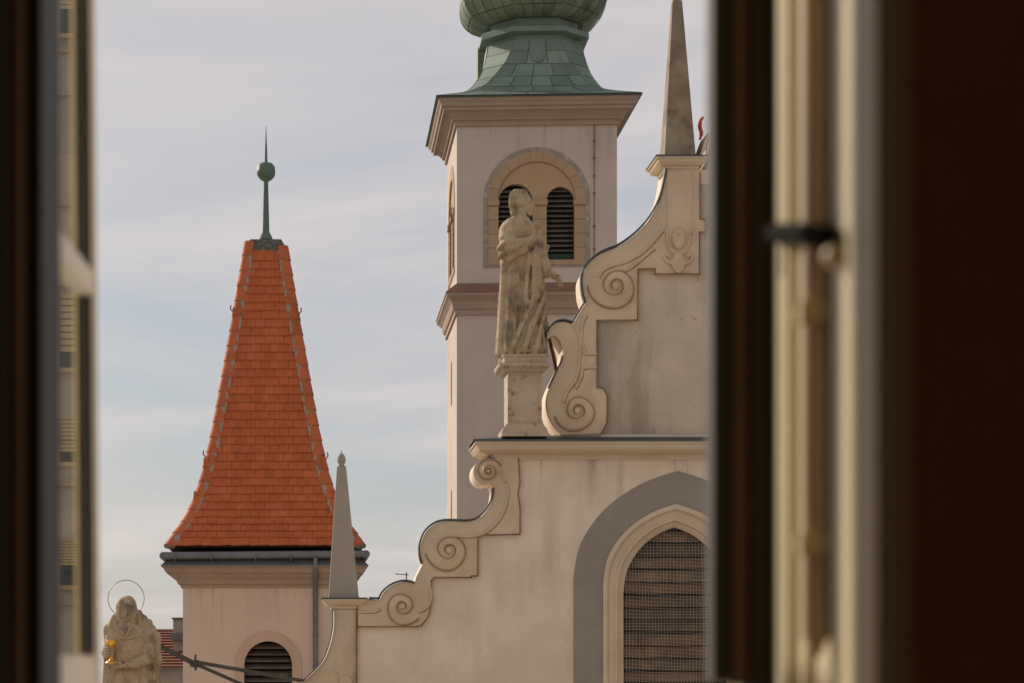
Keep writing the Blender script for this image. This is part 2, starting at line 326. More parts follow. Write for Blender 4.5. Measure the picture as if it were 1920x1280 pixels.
# raised trim: upper scroll field and lower ones
trim_u = clean(list(reversed(curl_in))[:0] + list(reversed(up_sil)) + [(1312,318)] + list(reversed(step_r)))
TR = 0.065
MB().prism(trim_u, (), DG-TR, TR-0.001).build('scroll_panel', M['trim'], church)
trim_m = clean([(971,860),(975,905),(972,940),(975,1001),(896,1003),(896,1081),(880,1082),(880,1079),(812,1080),(803,1088),(808,1086),(808,1136)] )
low_r = [(936,860),(972,860),(975,905),(971,925),(975,950),(975,1001),(896,1003),(896,1079),(884,1079),(884,1082),(815,1082),(809,1088),(808,1136),(803,1156),(790,1172),(780,1174),(671,1174),(671,1124)]
trim_l = clean([(693,1124)] + vol4 + [(781,1080)] + sweep_low + vol5 + low_r)
MB().prism(trim_l, (), DG-TR, TR-0.001).build('scroll_panel', M['trim'], church)
pil_l = clean(low_curve[8:] + [(669,1142),(669,1500),(470,1500)])
MB().prism(pil_l, (), DG-0.03, 0.029).build('pier_panel', M['trim'], church)
# dark rusty joints round the raised fields
def strip(mb, pts, d, wd, lift):
    for a, b in zip(pts[:-1], pts[1:]):
        A = W(a[0], a[1], d); B = W(b[0], b[1], d); t = (B-A)
        if t.length < 1e-4: continue
        t.normalize(); n = Vector((-t.z, 0, t.x)) * wd/2; A = A - t*wd*0.3; B = B + t*wd*0.3
        f = Vector((0,-lift,0))
        mb.hexa([A-n+f, B-n+f, B+n+f, A+n+f, A-n, B-n, B+n, A+n])
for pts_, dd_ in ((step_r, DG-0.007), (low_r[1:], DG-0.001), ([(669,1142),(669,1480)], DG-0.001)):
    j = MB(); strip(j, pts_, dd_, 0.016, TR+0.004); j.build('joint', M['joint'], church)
# mouldings that follow the bands
def bead(pts, r, d=DG-TR, n=5):
    q = [W(a, b, d) for a, b in sp2(pts, 5)]
    return MB().tube(q, r, 6)
beads = [
 [(1123,520),(1128,509),(1145,499),(1170,492),(1200,476),(1222,456),(1243,431)],
 [(1077,611),(1085,626),(1087,653),(1085,686),(1079,712),(1064,733),(1056,754)],
 [(950,905),(952,924),(946,953),(934,975),(912,996),(884,1005),(850,1005),(828,1014)],
 [(1168,508),(1185,500),(1227,465)],
 [(1100,590),(1092,606),(1090,640),(1096,655),(1096,663),(1119,663)],
 [(1119,689),(1094,690),(1090,705),(1079,728)],
 [(936,884),(944,890),(946,903)],
 [(806,1100),(808,1120),(800,1138),(784,1146)],
 [(671,1146),(700,1146),(712,1140)],
]
for bpts in beads:
    mo_ = bead(bpts, 0.024).build('moulding', M['trim'], church, smooth=True)
    bead([(a+2.6, b+2.6) for a, b in bpts], 0.008).build('grime_shade_line', M['grime_shade'], mo_, smooth=True)  # dark line beside the bead: grime with painted-in shade
# volutes: carved snail relief
def disc(cx, cy, rx, ry, d, h, n=24, name='boss', m=None, par=None):
    rings = []
    for f, hh in ((1,0),(0.93,0.6),(0.75,0.9),(0.4,1.0),(0.02,1.0)):
        rings.append([W(cx+rx*f*math.cos(2*math.pi*k/n), cy-ry*f*math.sin(2*math.pi*k/n), d)+Vector((0,-h*hh,0)) for k in range(n)])
    return MB().rings(rings).build(name, m or M['trim'], par or church, smooth=True)
def volute(cx, cy, R0, parent, growth=2.35, end=170.0, sign=-1, d=DG-TR, hgt=0.11, wob=0.0):
    hgt = hgt*1.5
    s = d/F; c = W(cx, cy, d); re = R0*0.10; um = math.log(R0/re)/math.log(growth); nu = 190; phase = sign*end/360.0-(um-1)
    prof = [(0.0,0.0),(0.045,0.55),(0.10,0.95),(0.17,1.0),(0.24,0.86),(0.40,0.62),(0.62,0.48),(0.82,0.36),(0.95,0.16),(1.0,0.0)]
    rows = []
    for k in range(nu+1):
        u = -1.0+um*k/nu; row = []; th = sign*2*math.pi*(u+phase)
        for v, h in prof:
            r = re*growth**(u+v)*(1+wob*math.sin(3*th+cx)); r = min(r, R0)
            low = 0.42*hgt*(1-r/R0)+0.002; hh = low + hgt*0.62*h*min(1.0, 0.35+0.65*(r/R0)**0.5)*(1.0 if u+1 < um-0.02 else 0.8)
            if u < -0.5: hh = low+hgt*0.30*h
            fade = min(1.0, max(0.0, (um-1-u)/0.45)); hh = hh*(0.02+0.98*fade)
            row.append(c + Vector((r*s*math.cos(th), -hh, r*s*math.sin(th))))
        rows.append(row)
    n = len(prof); mb = MB(); fs = []
    for k in range(nu):
        for q in range(n-1):
            f = (k*n+q, k*n+q+1, (k+1)*n+q+1, (k+1)*n+q); fs.append(f if sign < 0 else tuple(reversed(f)))
    mb.add([p for r in rows for p in r], fs)
    mb.lathe((0,0,0), [(0.001,0.0),(0.001,0.001)], 3) if False else None
    vo = mb.build('volute', M['trim'], parent, smooth=True, angle=60)
    disc(cx, cy, re*1.5, re*1.5, d-0.42*hgt*0.85, hgt*0.40, 16, 'volute_eye', M['trim'], vo)
    gp_ = []
    for k in range(220):
        u = um*k/219.0*0.97; r = min(re*growth**u*(1+wob*math.sin(3*sign*2*math.pi*(u+phase)+cx)), R0); th = sign*2*math.pi*(u+phase)
        gp_.append(c + Vector((r*s*math.cos(th), -(0.42*hgt*(1-r/R0)+0.004), r*s*math.sin(th))))
    MB().tube(gp_, 0.014, 6).build('grime_shade_line', M['grime_shade'], vo, True)  # grime in the spiral, thickened to paint in the relief's shade
    return vo
volute(1154,537,55, church, end=150, wob=0.02); volute(1083,770,47, church, end=165, wob=0.03); volute(842,1031,48, church, end=160, wob=0.02)
volute(755,1136,42, church, growth=2.5, end=-10, sign=1, wob=0.03); volute(916,883,27, church, growth=2.2, end=-10)
# metal flashings on the upper edges
def flashing(pts, parent=church, th=0.028, d0=DG-TR-0.03, d1=0.13, m='flash', side=1):
    P = [W(a, b, DG) for a, b in pts]; rings = []
    for i, p in enumerate(P):
        t = (P[min(i+1,len(P)-1)]-P[max(i-1,0)]).normalized(); n = Vector((-t.z,0,t.x))*side
        f = Vector((0, d0-DG, 0)); b = f + SK*d1
        rings.append([p+f+n*0.002, p+f+n*th, p+b+n*th, p+b+n*0.002])
    return MB().rings(rings).build('flashing', M[m], parent)
flashing(sweep_up, side=-1); flashing([(1099,567),(1079,600),(1075,607)], side=-1); flashing(curl, side=-1)
flashing(sp2([(1056,668),(1053,680),(1044,698),(1030,728)],4), side=-1, th=0.02)
flashing(sweep_low, side=1); flashing(vol4, side=1); flashing(low_curve[16:], side=1, th=0.018)
flashing([(693,1122),(712,1123)], side=1)
# main cornice with return
def cornice(prof, cpx, d, right_px, back, name, m, parent, left=True):
    """prof: (out, py) with py measured on the front at depth d-out"""
    C = W(cpx, 0, d); rings = []
    for o, py in prof:
        z = H + (HY-py)*(d-o)/F
        xr = W(right_px, 0, d).x
        L = Vector((C.x-o, d-o, z)); rings.append([L + SK*(back+o), L, Vector((xr, d-o, z))])
    mb = MB(); n = 3
    vs = [p for r in rings for p in r]; fs = []
    for i in range(len(rings)-1):
        for k in range(2): fs.append((i*n+k, (i+1)*n+k, (i+1)*n+k+1, i*n+k+1))
    mb.add(vs, fs); return mb.build(name, m, parent)
cornice([(0.0,818.5),(0.385,822.5),(0.385,826)], 937, DG, 1560, 0.85, 'cornice_flashing', M['flash'], church)
cornice([(0.0,826.4),(0.36,826.4),(0.36,831),(0.335,832),(0.33,836),(0.29,843),(0.21,849),(0.15,851.5),(0.10,852),(0.10,856),(0.07,857),(0.07,860.5),(0.0,860.6)], 937, DG, 1560, 0.8, 'cornice', M['cornice'], church)
# block behind the cornice so that nothing is hollow
MB().prism([(937,820),(1060,820),(1060,858),(937,858)], (), DG-0.001, 0.78).build('wall_course', M['plaster'], church)
# obelisk pier caps
def cap(x0, x1, yt, yb, out, parent):
    xm0 = x0 + out*F/DG; xm1 = x1 - out*F/DG; D0 = DG-0.03
    prof = [(out, yt),(out, yt+3.0),(out*0.86, yt+4.0),(out*0.8, yt+(yb-yt)*0.35),(out*0.5, yt+(yb-yt)*0.62),(out*0.2, yt+(yb-yt)*0.72),(out*0.2, yt+(yb-yt)*0.9),(0.01, yb)]
    rings = []
    for o, py in prof:
        z = H+(HY-py)*(D0-o)/F; a = W(xm0,0,D0).x-o; b = W(xm1,0,D0).x+o
        rings.append([Vector((a,D0-o,z)), Vector((b,D0-o,z)), Vector((b,D0-o,z))+SK*(0.6+2*o), Vector((a,D0-o,z))+SK*(0.6+2*o)])
    MB().rings(list(reversed(rings))).build('pier_cap', M['cornice'], parent)
    r2 = []
    for zz, e in ((0.001,0.012),(0.022,0.012)):
        z = H+(HY-yt)*(D0-out)/F+zz; o = out+e; a = W(xm0,0,D0).x-o; b = W(xm1,0,D0).x+o
        r2.append([Vector((a,D0-o,z)), Vector((b,D0-o,z)), Vector((b,D0-o,z))+SK*(0.6+2*o), Vector((a,D0-o,z))+SK*(0.6+2*o)])
    MB().rings(r2).build('cap_flashing', M['flash'], parent)
    return H+(HY-yt)*(D0-out)/F+0.022
zc1 = cap(1230, 1327, 293, 319, 0.16, church); zc2 = cap(606, 689, 1122, 1141, 0.14, church)
# pilaster strip under the tall obelisk, with cartouche
MB().prism([(1251,320),(1297,320),(1297,432),(1251,432)], (), DG-TR-0.018, 0.017).build('pilaster', M['trim'], church)
MB().prism([(1247,432),(1301,432),(1301,437),(1295,437),(1295,455),(1290,468),(1280,474),(1262,474),(1254,468),(1249,455),(1249,437),(1247,437)], (), DG-TR-0.022, 0.021).build('cartouche', M['trim'], church)
disc(1272,448,13,21,DG-TR-0.021,0.06); disc(1272,437,4.5,5,DG-TR-0.07,0.03)
bead([(1251,437),(1252,455),(1260,470),(1272,477),(1284,470),(1292,455),(1293,437)], 0.024, DG-TR-0.022).build('moulding', M['trim'], church, True)
for s in (-1, 1):
    bead([(1272+s*5,480),(1272+s*12,490),(1272+s*19,492),(1272+s*25,486),(1272+s*24,479),(1272+s*18,478),(1272+s*18,483)], 0.026, DG-TR-0.008).build('moulding', M['trim'], church, True)
MB().prism([(1265,476),(1279,476),(1279,481),(1284,490),(1290,494),(1283,497),(1281,505),(1272,513),(1263,505),(1261,497),(1254,494),(1260,490),(1265,481)], (), DG-TR-0.05, 0.049).build('bracket_ornament', M['trim'], church)
disc(648,1277,14,12,DG-0.03,0.04)
bead([(629,1262),(634,1262),(634,1272),(640,1288)], 0.014, DG-0.03).build('moulding', M['trim'], church, True)
bead([(667,1262),(662,1262),(662,1272),(656,1288)], 0.014, DG-0.03).build('moulding', M['trim'], church, True)
# pointed arch: painted band, moulded surround, boards, net
MB().prism(clean(a_out), [list(reversed(clean([(x, min(y,1655)) for x, y in a_mid])))], DG-0.004, 0.0038).build('painted_band', M['greyband'], church)
def lerp_arch(t): return [(a[0]+(b[0]-a[0])*t, a[1]+(b[1]-a[1])*t) for a, b in zip(a_mid, a_in)]
rings = []
for t, dd in ((0.0,0.0),(0.0,-0.03),(0.10,-0.04),(0.2,-0.03),(0.26,0.0),(0.30,0.03),(0.55,0.06),(0.62,0.045),(0.70,0.05),(0.76,0.10),(0.95,0.14),(1.0,0.16),(1.0,0.34)):
    rings.append([W(p[0], p[1], DG+dd) for p in lerp_arch(t)])
mb = MB(); n = len(rings[0]); mb.add([p for r in rings for p in r], [(i*n+k, i*n+k+1, (i+1)*n+k+1, (i+1)*n+k) for i in range(len(rings)-1) for k in range(n-1)])
mb.build('arch_surround', M['surround'], church, smooth=True, angle=35)
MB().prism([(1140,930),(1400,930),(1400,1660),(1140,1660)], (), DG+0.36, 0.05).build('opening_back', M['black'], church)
y = 972.0; rnd = random.Random(3)
while y < 1330:
    hgt = 19 + rnd.uniform(-2, 3); tl = rnd.uniform(-1.5, 1.5); P = []
    dn, db = DG+0.27, DG+0.335; nseg = 6; sag = [rnd.uniform(-0.8, 0.8)+1.5*math.sin(k/nseg*math.pi) for k in range(nseg+1)]
    r4 = []
    for k in range(nseg+1):
        x = 1150+(1385-1150)*k/nseg; yy = y + tl*(k/nseg-0.5) + sag[k]
        r4.append([W(x, yy+hgt, dn), W(x, yy+hgt-4, dn-0.006), W(x, yy, db), W(x, yy+4, db+0.01)])
    MB().rings(r4).build('louvre_board', M['board'], church)
    y += 23.8
net = MB(); rn = random.Random(5)
def inside_arch(x, y):
    pts = a_in; xs = [p for p in pts]
    # horizontal extent of opening at row y
    L = [p for p in pts[:len(pts)//2+1]]; Rr = [p for p in pts[len(pts)//2:]]
    def xa(side):
        for a, b in zip(side[:-1], side[1:]):
            if (a[1]-y)*(b[1]-y) <= 0 and a[1] != b[1]: return a[0]+(b[0]-a[0])*(y-a[1])/(b[1]-a[1])
        return None
    l, r = xa(L), xa(Rr); return l is not None and r is not None and l-1 <= x <= r+1
def netline(f, rng):
    run = []
    for t in rng:
        x, y = f(t)
        if inside_arch(x, y): run.append(W(x, y, DG+0.19+0.012*math.sin(x*0.05+y*0.03)))
        else:
            if len(run) > 1: net.tube(run, 0.0019, 3, False)
            run = []
    if len(run) > 1: net.tube(run, 0.0019, 3, False)
for k in range(34):
    x0 = 1168+k*5.95; netline(lambda t, x0=x0: (x0+1.2*math.sin(t*0.02+x0)+0.012*(t-1100), t), np.arange(985, 1330, 6.0))
for k in range(58):
    y0 = 988+k*6.0; netline(lambda t, y0=y0: (t, y0+2.2*math.sin((t-1165)*0.018+y0*0.05)+0.03*(t-1250)), np.arange(1166, 1364, 6.0))
net.build('bird_net', M['net'], church)

# obelisks
def obelisk(name, x0, x1, xt0, xt1, yb, yt, zbase, m, label, egg=True):
    d = DG+0.05; base = W((x0+x1)/2, yb, d); base.z = zbase
    o = thing(name, base, label, 'obelisk')
    s = d/F; wb = (x1-x0)*s; wt = (xt1-xt0)*s; X0 = W(x0,0,d).x; XT0 = W(xt0,0,d).x; d2 = d + (wb-wt)/2
    zt = H+(HY-yt)*d2/F; XT0 = W(xt0,0,d2).x
    r = []
    for X, dd, ww, z in ((X0, d, wb, zbase-0.004), (XT0, d2, wt, zt)):
        p = Vector((X, dd, z)); r.append([p, p+Vector((ww,0,0)), p+Vector((ww,0,0))+SK*ww, p+SK*ww])
    mb = MB().rings(r); mb.build('shaft', m, o)
    c = Vector((XT0+wt*0.45, d2+wt/2, zt))
    e = wt*0.5
    MB().lathe(c, [(e*0.75,-0.002),(e*0.8,0.015),(e*0.55,0.03),(e*0.85,0.06),(e*0.98,0.10),(e*0.8,0.155),(e*0.4,0.195),(e*0.12,0.21),(0.006,0.215),(0.004,0.26)], 20).build('finial', m, o, smooth=True)
    return o
obelisk('obelisk', 1246, 1305, 1261.5, 1279, 292, 1, zc1, M['obdark'], 'tall stained brown stone obelisk on the upper church pier')
obelisk('obelisk', 616.5, 673, 632, 649, 1121, 874, zc2, M['oblight'], 'smaller pale grey obelisk with egg finial in front of the orange roof')

# ================================================================== SDF sculpting
def surface_nets(Fv, org, h):
    nx, ny, nz = Fv.shape; ins = Fv < 0
    acc = np.zeros((nx-1,ny-1,nz-1,3)); cnt = np.zeros((nx-1,ny-1,nz-1))
    cor = [(i,j,k) for i in (0,1) for j in (0,1) for k in (0,1)]
    def sub(A, c): return A[c[0]:nx-1+c[0], c[1]:ny-1+c[1], c[2]:nz-1+c[2]]
    for a in cor:
        for ax in range(3):
            if a[ax] == 0:
                b = list(a); b[ax] = 1; b = tuple(b)
                fa, fb = sub(Fv,a), sub(Fv,b); mk = (fa < 0) != (fb < 0)
                t = np.where(mk, fa/np.where(mk, fa-fb, 1), 0)
                for q in range(3): acc[...,q] += np.where(mk, a[q]+(t if q == ax else 0), 0)
                cnt += mk
    act = cnt > 0; idx = -np.ones(act.shape, int); idx[act] = np.arange(act.sum())
    cell = np.argwhere(act); V = (cell + acc[act]/cnt[act][:,None])*h + np.array(org)
    Q = []
    for ax in range(3):
        sl0 = [slice(1,-1)]*3; sl1 = [slice(1,-1)]*3; sl0[ax] = slice(0,-1); sl1[ax] = slice(1,None)
        A = ins[tuple(sl0)]; B = ins[tuple(sl1)]; e = np.argwhere(A != B)
        off = np.array([1,1,1]); off[ax] = 0; p = e + off
        u, v = [(1,2),(2,0),(0,1)][ax]
        def at(du, dv):
            q = p.copy(); q[:,u] -= du; q[:,v] -= dv; return idx[q[:,0],q[:,1],q[:,2]]
        q4 = np.stack([at(1,1), at(0,1), at(0,0), at(1,0)], 1)
        flip = ~A[tuple(e.T)]; q4[flip] = q4[flip][:, ::-1]; Q.append(q4)
    return V, np.concatenate(Q)
def smin(a, b, k):
    h = np.clip(0.5+0.5*(b-a)/k, 0, 1); return b*(1-h)+a*h-k*h*(1-h)
def ell(P, c, r):
    c = (c[0], c[2], c[1])      # centres are written (x, row, depth), radii (x, depth, row)
    q = [(P[i]-c[i])/r[i] for i in range(3)]; k0 = np.sqrt(q[0]**2+q[1]**2+q[2]**2)
    k1 = np.sqrt((q[0]/r[0])**2+(q[1]/r[1])**2+(q[2]/r[2])**2)+1e-9; return k0*(k0-1)/k1
def cap_(P, a, b, r1, r2=None):
    a = (a[0], a[2], a[1]); b = (b[0], b[2], b[1])
    r2 = r1 if r2 is None else r2; ba = [b[i]-a[i] for i in range(3)]; L = sum(x*x for x in ba)+1e-9
    t = np.clip(sum((P[i]-a[i])*ba[i] for i in range(3))/L, 0, 1)
    return np.sqrt(sum((P[i]-a[i]-ba[i]*t)**2 for i in range(3)))-(r1+(r2-r1)*t)
def chain(P, pts, rs, k=3):
    d = None
    for i in range(len(pts)-1):
        c = cap_(P, pts[i], pts[i+1], rs[i], rs[i+1]); d = c if d is None else smin(d, c, k)
    return d
def loft(P, rows, fold=None):
    # rows: (z, cx, cq, rx, rq), z is down-positive photo row
    zs = np.array([r[0] for r in rows]); g_ = lambda i: np.interp(P[2], zs, [r[i] for r in rows])
    cx, cq, rx, rq = g_(1), g_(2), g_(3), g_(4)
    ax, aq = (P[0]-cx)/rx, (P[1]-cq)/rq; rr = np.sqrt(ax**2+aq**2)
    sc = 1.0
    if fold is not None: sc = 1+fold(np.arctan2(aq, ax), P[2])
    d = (rr/sc-1)*np.minimum(rx, rq)
    return np.maximum(d, np.maximum(zs[0]-P[2], P[2]-zs[-1]))
def grid(x, q, z, h):
    X = np.arange(x[0], x[1], h); Q = np.arange(q[0], q[1], h); Z = np.arange(z[0], z[1], h)
    return np.meshgrid(X, Q, Z, indexing='ij'), (x[0], q[0], z[0])
def carve(fn, boxes, to_world):
    mb = MB()
    for x, q, z, h in boxes:
        P, og = grid(x, q, z, h); V, Qd = surface_nets(fn(P), og, h)
        vs = [to_world(v) for v in V]; mb.add(vs, [tuple(reversed(f)) for f in Qd.tolist()])
    return mb
def rough_n(P, s, a):
    return a*(np.sin(P[0]*s+1.3*np.sin(P[2]*s*0.7))*np.sin(P[1]*s*1.1+0.5+np.sin(P[0]*s*0.6))*np.sin(P[2]*s*0.9+1.1*np.sin(P[1]*s*0.8)))
def fingers(P, base, tips, r, d, k=1.2):
    for (b, m_, t) in tips: d = smin(d, chain(P, [b, m_, t], [r, r*0.95, r*0.7], 0.8), k)
    return d

# --- saint in profile on the pedestal (units: photo pixels at its depth, q<0 towards the viewer)
def saint(P):
    x, q, z = P
    def fold(th, zz):
        tw = 0.010*(zz-500)*np.clip(1.2-np.abs(th+1.1), 0, 1)          # folds swing across the front
        A = np.clip((zz-478)/90, 0, 1)
        return A*(0.26*np.abs(np.sin(4.5*th+tw*4+0.5*np.sin(zz/60.0)))**0.8+0.10*np.abs(np.sin(9.5*th+1+tw*6))-0.21)
    d = loft(P, [(404,975,0,11,10),(412,974,0,20,15),(422,971,0,31,21),(445,970,0,34,25),(475,972,0,36,27),(505,979,0,39,28),(545,981,0,41,28),(600,980,0,43,30),(650,979,0,45.5,32),(669,979,0,46,33)], fold)
    # long cloak folds at the back, diagonal sweep in front
    for a, b, r1, r2 in (((945,500,-12),(938,662,-14),5,7),((957,505,-24),(950,660,-28),4,6),((968,500,-27),(962,655,-31),3,5),
                         ((1014,545,-22),(962,652,-33),4,6),((1019,560,-18),(984,657,-33),4,6),((1020,585,-16),(1006,655,-27),4,6),
                         ((1000,480,-27),(1002,560,-29),6,7),((1006,560,-28),(990,575,-30),5,2),((990,480,-28),(986,575,-31),3,4)):
        d = smin(d, cap_(P, a, b, r1, r2), 5)
    for a, b, r in (((950,500,-23),(942,664,-27),4.5),((966,500,-29),(955,660,-33),4.2),((983,498,-30),(972,590,-32),3.6),((1014,552,-22),(968,660,-35),5),((1018,580,-18),(990,662,-33),4.5),((1021,610,-14),(1009,660,-26),4),((999,500,-27),(992,560,-30),3.2)):
        d = np.maximum(d, -cap_(P, a, b, r, r*0.8)) if False else -smin(-d, cap_(P, a, b, r, r*0.8), 3)
    # shoulder cape
    cape = ell(P, (966,441,-2), (31,29,33)); cape = np.maximum(cape, (z-(452+0.55*(x-940))))
    cape = cape + rough_n(P, 0.9, 1.1); d = smin(d, cape, 2.5)
    # near arm: heavy sleeve, forearm raised across the chest
    sl_ = chain(P, [(953,436,-20),(951,474,-31),(975,470,-38),(996,456,-38)], [15,17,14,7.5], 6)
    sl_ = smin(sl_, ell(P, (952,482,-29), (17,13,14)), 5); d = smin(d, sl_+1.6*np.sin((x*0.5+z)*0.34)*np.clip((z-440)/20,0,1), 3)
    d = -smin(-d, cap_(P, (948,462,-47), (985,477,-51), 2.0, 1.5), 2)
    # far arm reaching down and forward, broad lace sleeve
    sv = chain(P, [(1002,440,0),(1011,478,-8),(1024,512,-12)], [13,14,12], 5); sv = sv + rough_n(P, 0.8, 1.3); d = smin(d, sv, 3)
    d = smin(d, chain(P, [(1022,508,-12),(1036,517,-14)], [7,5], 2), 3)
    # stole ends
    d = smin(d, chain(P, [(1004,470,-24),(1010,520,-27),(1008,540,-27)], [5,7,6], 3), 2)
    # neck, collar, head in profile looking right
    d = smin(d, cap_(P, (975,398,0), (975,414,0), 10, 12), 3); d = smin(d, ell(P, (977,411,0), (16,14,4.5)), 2)
    hd = ell(P, (978,377,0), (18,15,19)); hd = smin(hd, ell(P, (988,389,0), (11,9.5,13.5)), 4)
    hd = smin(hd, cap_(P, (996,379,0), (1002,388.5,0), 1.6, 2.8), 1.5); hd = smin(hd, cap_(P, (993,376,-6), (993,376,6), 2.6), 2.5)
    hd = smin(hd, cap_(P, (997.5,393.5,-2.5), (997.5,393.5,2.5), 1.5), 1.2); hd = smin(hd, cap_(P, (997,397,-2.5), (997,397,2.5), 1.4), 1); hd = smin(hd, ell(P, (994,401,0), (4.5,5,4)), 1.5)
    for s in (-1, 1): hd = -smin(-hd, ell(P, (994.5,382,s*6.5), (3,3,2.2)), 1.5)
    hd = smin(hd, ell(P, (981,384,-13.5), (2.6,2,4.5)), 1)
    hr = ell(P, (971,370,0), (16.5,16,14.5)); hr = smin(hr, ell(P, (962,384,0), (8,12,13)), 4); hr = smin(hr, ell(P, (962,398,-3), (5,8,9)), 3)
    hr = smin(hr, ell(P, (967,361,-3), (5.5,5.5,5)), 2); hr = smin(hr, ell(P, (980,361,0), (9,10,5)), 2)
    hr = hr + rough_n(P, 1.05, 2.6)
    d = smin(d, smin(hd, hr, 1.5), 2)
    # feet
    d = smin(d, ell(P, (1009,661,-22), (15,7,5)), 2); d = smin(d, ell(P, (985,663,-30), (13,6,4.5)), 2)
    d = smin(d, hand1(P), 2); d = smin(d, hand2(P), 1.5)
    return d + rough_n(P, 0.35, 0.25)
def hand1(P):   # raised hand on the chest
    d = ell(P, (1003,444,-38), (5.2,3.2,7)); d = smin(d, cap_(P, (995,456,-38), (1001,449,-38), 5, 4.5), 2)
    return fingers(P, None, [((1000,439,-39),(1000,431,-41),(1001.5,424,-40)),((1003,438,-38.5),(1004,429,-40),(1005.5,421,-39)),((1006,439,-37.5),(1008,430,-38),(1009,423,-37)),((1008,441,-36),(1011,434,-36),(1012,428,-35)),((1000,446,-41),(1005,441,-44),(1009,437,-44))], 1.55, d)
def hand2(P):   # open hand held out
    d = ell(P, (1040,522,-15), (7,3,5)); d = smin(d, cap_(P, (1033,515,-14), (1038,520,-15), 4.6, 4.2), 2)
    return fingers(P, None, [((1043,527,-13),(1047,534,-12),(1049,540,-11)),((1044,526,-15),(1049,533,-14.5),(1053,541,-14)),((1045,524,-17),(1050,531,-17),(1055,538,-17)),((1045,523,-19),(1050,528,-20),(1055,533,-20)),((1040,518,-19),(1047,520,-21),(1054,525,-21))], 1.6, d)
DS = 31.98
def sw(v): return Vector(((v[0]-960)*DS/F, DS+v[1]*DS/F, H+(HY-v[2])*DS/F))
zped = H+(HY-664)*(DS)/F
st = thing('statue', W(980, 666, DS), 'weathered stone saint in a cape standing in profile on the gable pedestal', 'statue')
carve(saint, [((925,1064),(-56,44),(350,672),1.25)], sw).build('figure', M['statue'], st, smooth=True)
b_ = MB(); b_.hexa([sw(p) for p in ((1016,-20,488),(1021,-20,489),(1030,-20,463),(1018,-20,460),(1016,4,488),(1021,4,489),(1030,4,463),(1018,4,460))]); b_.build('book', M['statue'], st)
MB().tube([sw((1016,22,560)), sw((1028,24,622)), sw((1046,26,700)), sw((1050,26,735))], [0.03,0.03,0.026,0.026], 6).build('support_bar', M['rust'], st)
# pedestal
ped = thing('pedestal', W(985, 818, DG-0.1), 'square stained stone pedestal under the saint statue on the cornice', 'pedestal')
def ringp(x0, x1, py, dn, dep):
    a, b = W(x0, py, dn), W(x1, py, dn); return [a, b, b+SK*dep, a+SK*dep]
def ped_part(name, rows):   # rows (x0,x1,py,extra)
    rr = []
    for x0, x1, py in rows:
        e = ((x1-x0)-64)*DG/F/2; rr.append(ringp(x0, x1, py, DS-0.30-e, 0.56+2*e))
    MB().rings(list(reversed(rr))).build(name, M['pedestal'], ped)
ped_part('plinth', [(943,1030,663.5),(943,1030,667),(945,1028,668),(946,1027,679)])
ped_part('cap', [(936,1032,679.2),(936,1032,684),(938,1030,687),(943,1024,691),(945,1022,694),(949,1018,697.5)])
ped_part('die', [(952,1016,697.7),(952,1016,794)])
ped_part('base', [(950,1018,794.2),(948,1020,797),(943,1026,803),(943,1026,806),(941,1028,808),(941,1028,817)])
pm = MB(); strip(pm, [(957,702),(1011,702),(1011,789),(957,789),(957,702)], DS-0.30, 0.012, 0.010); pm.build('panel_edge', M['pedestal'], ped)

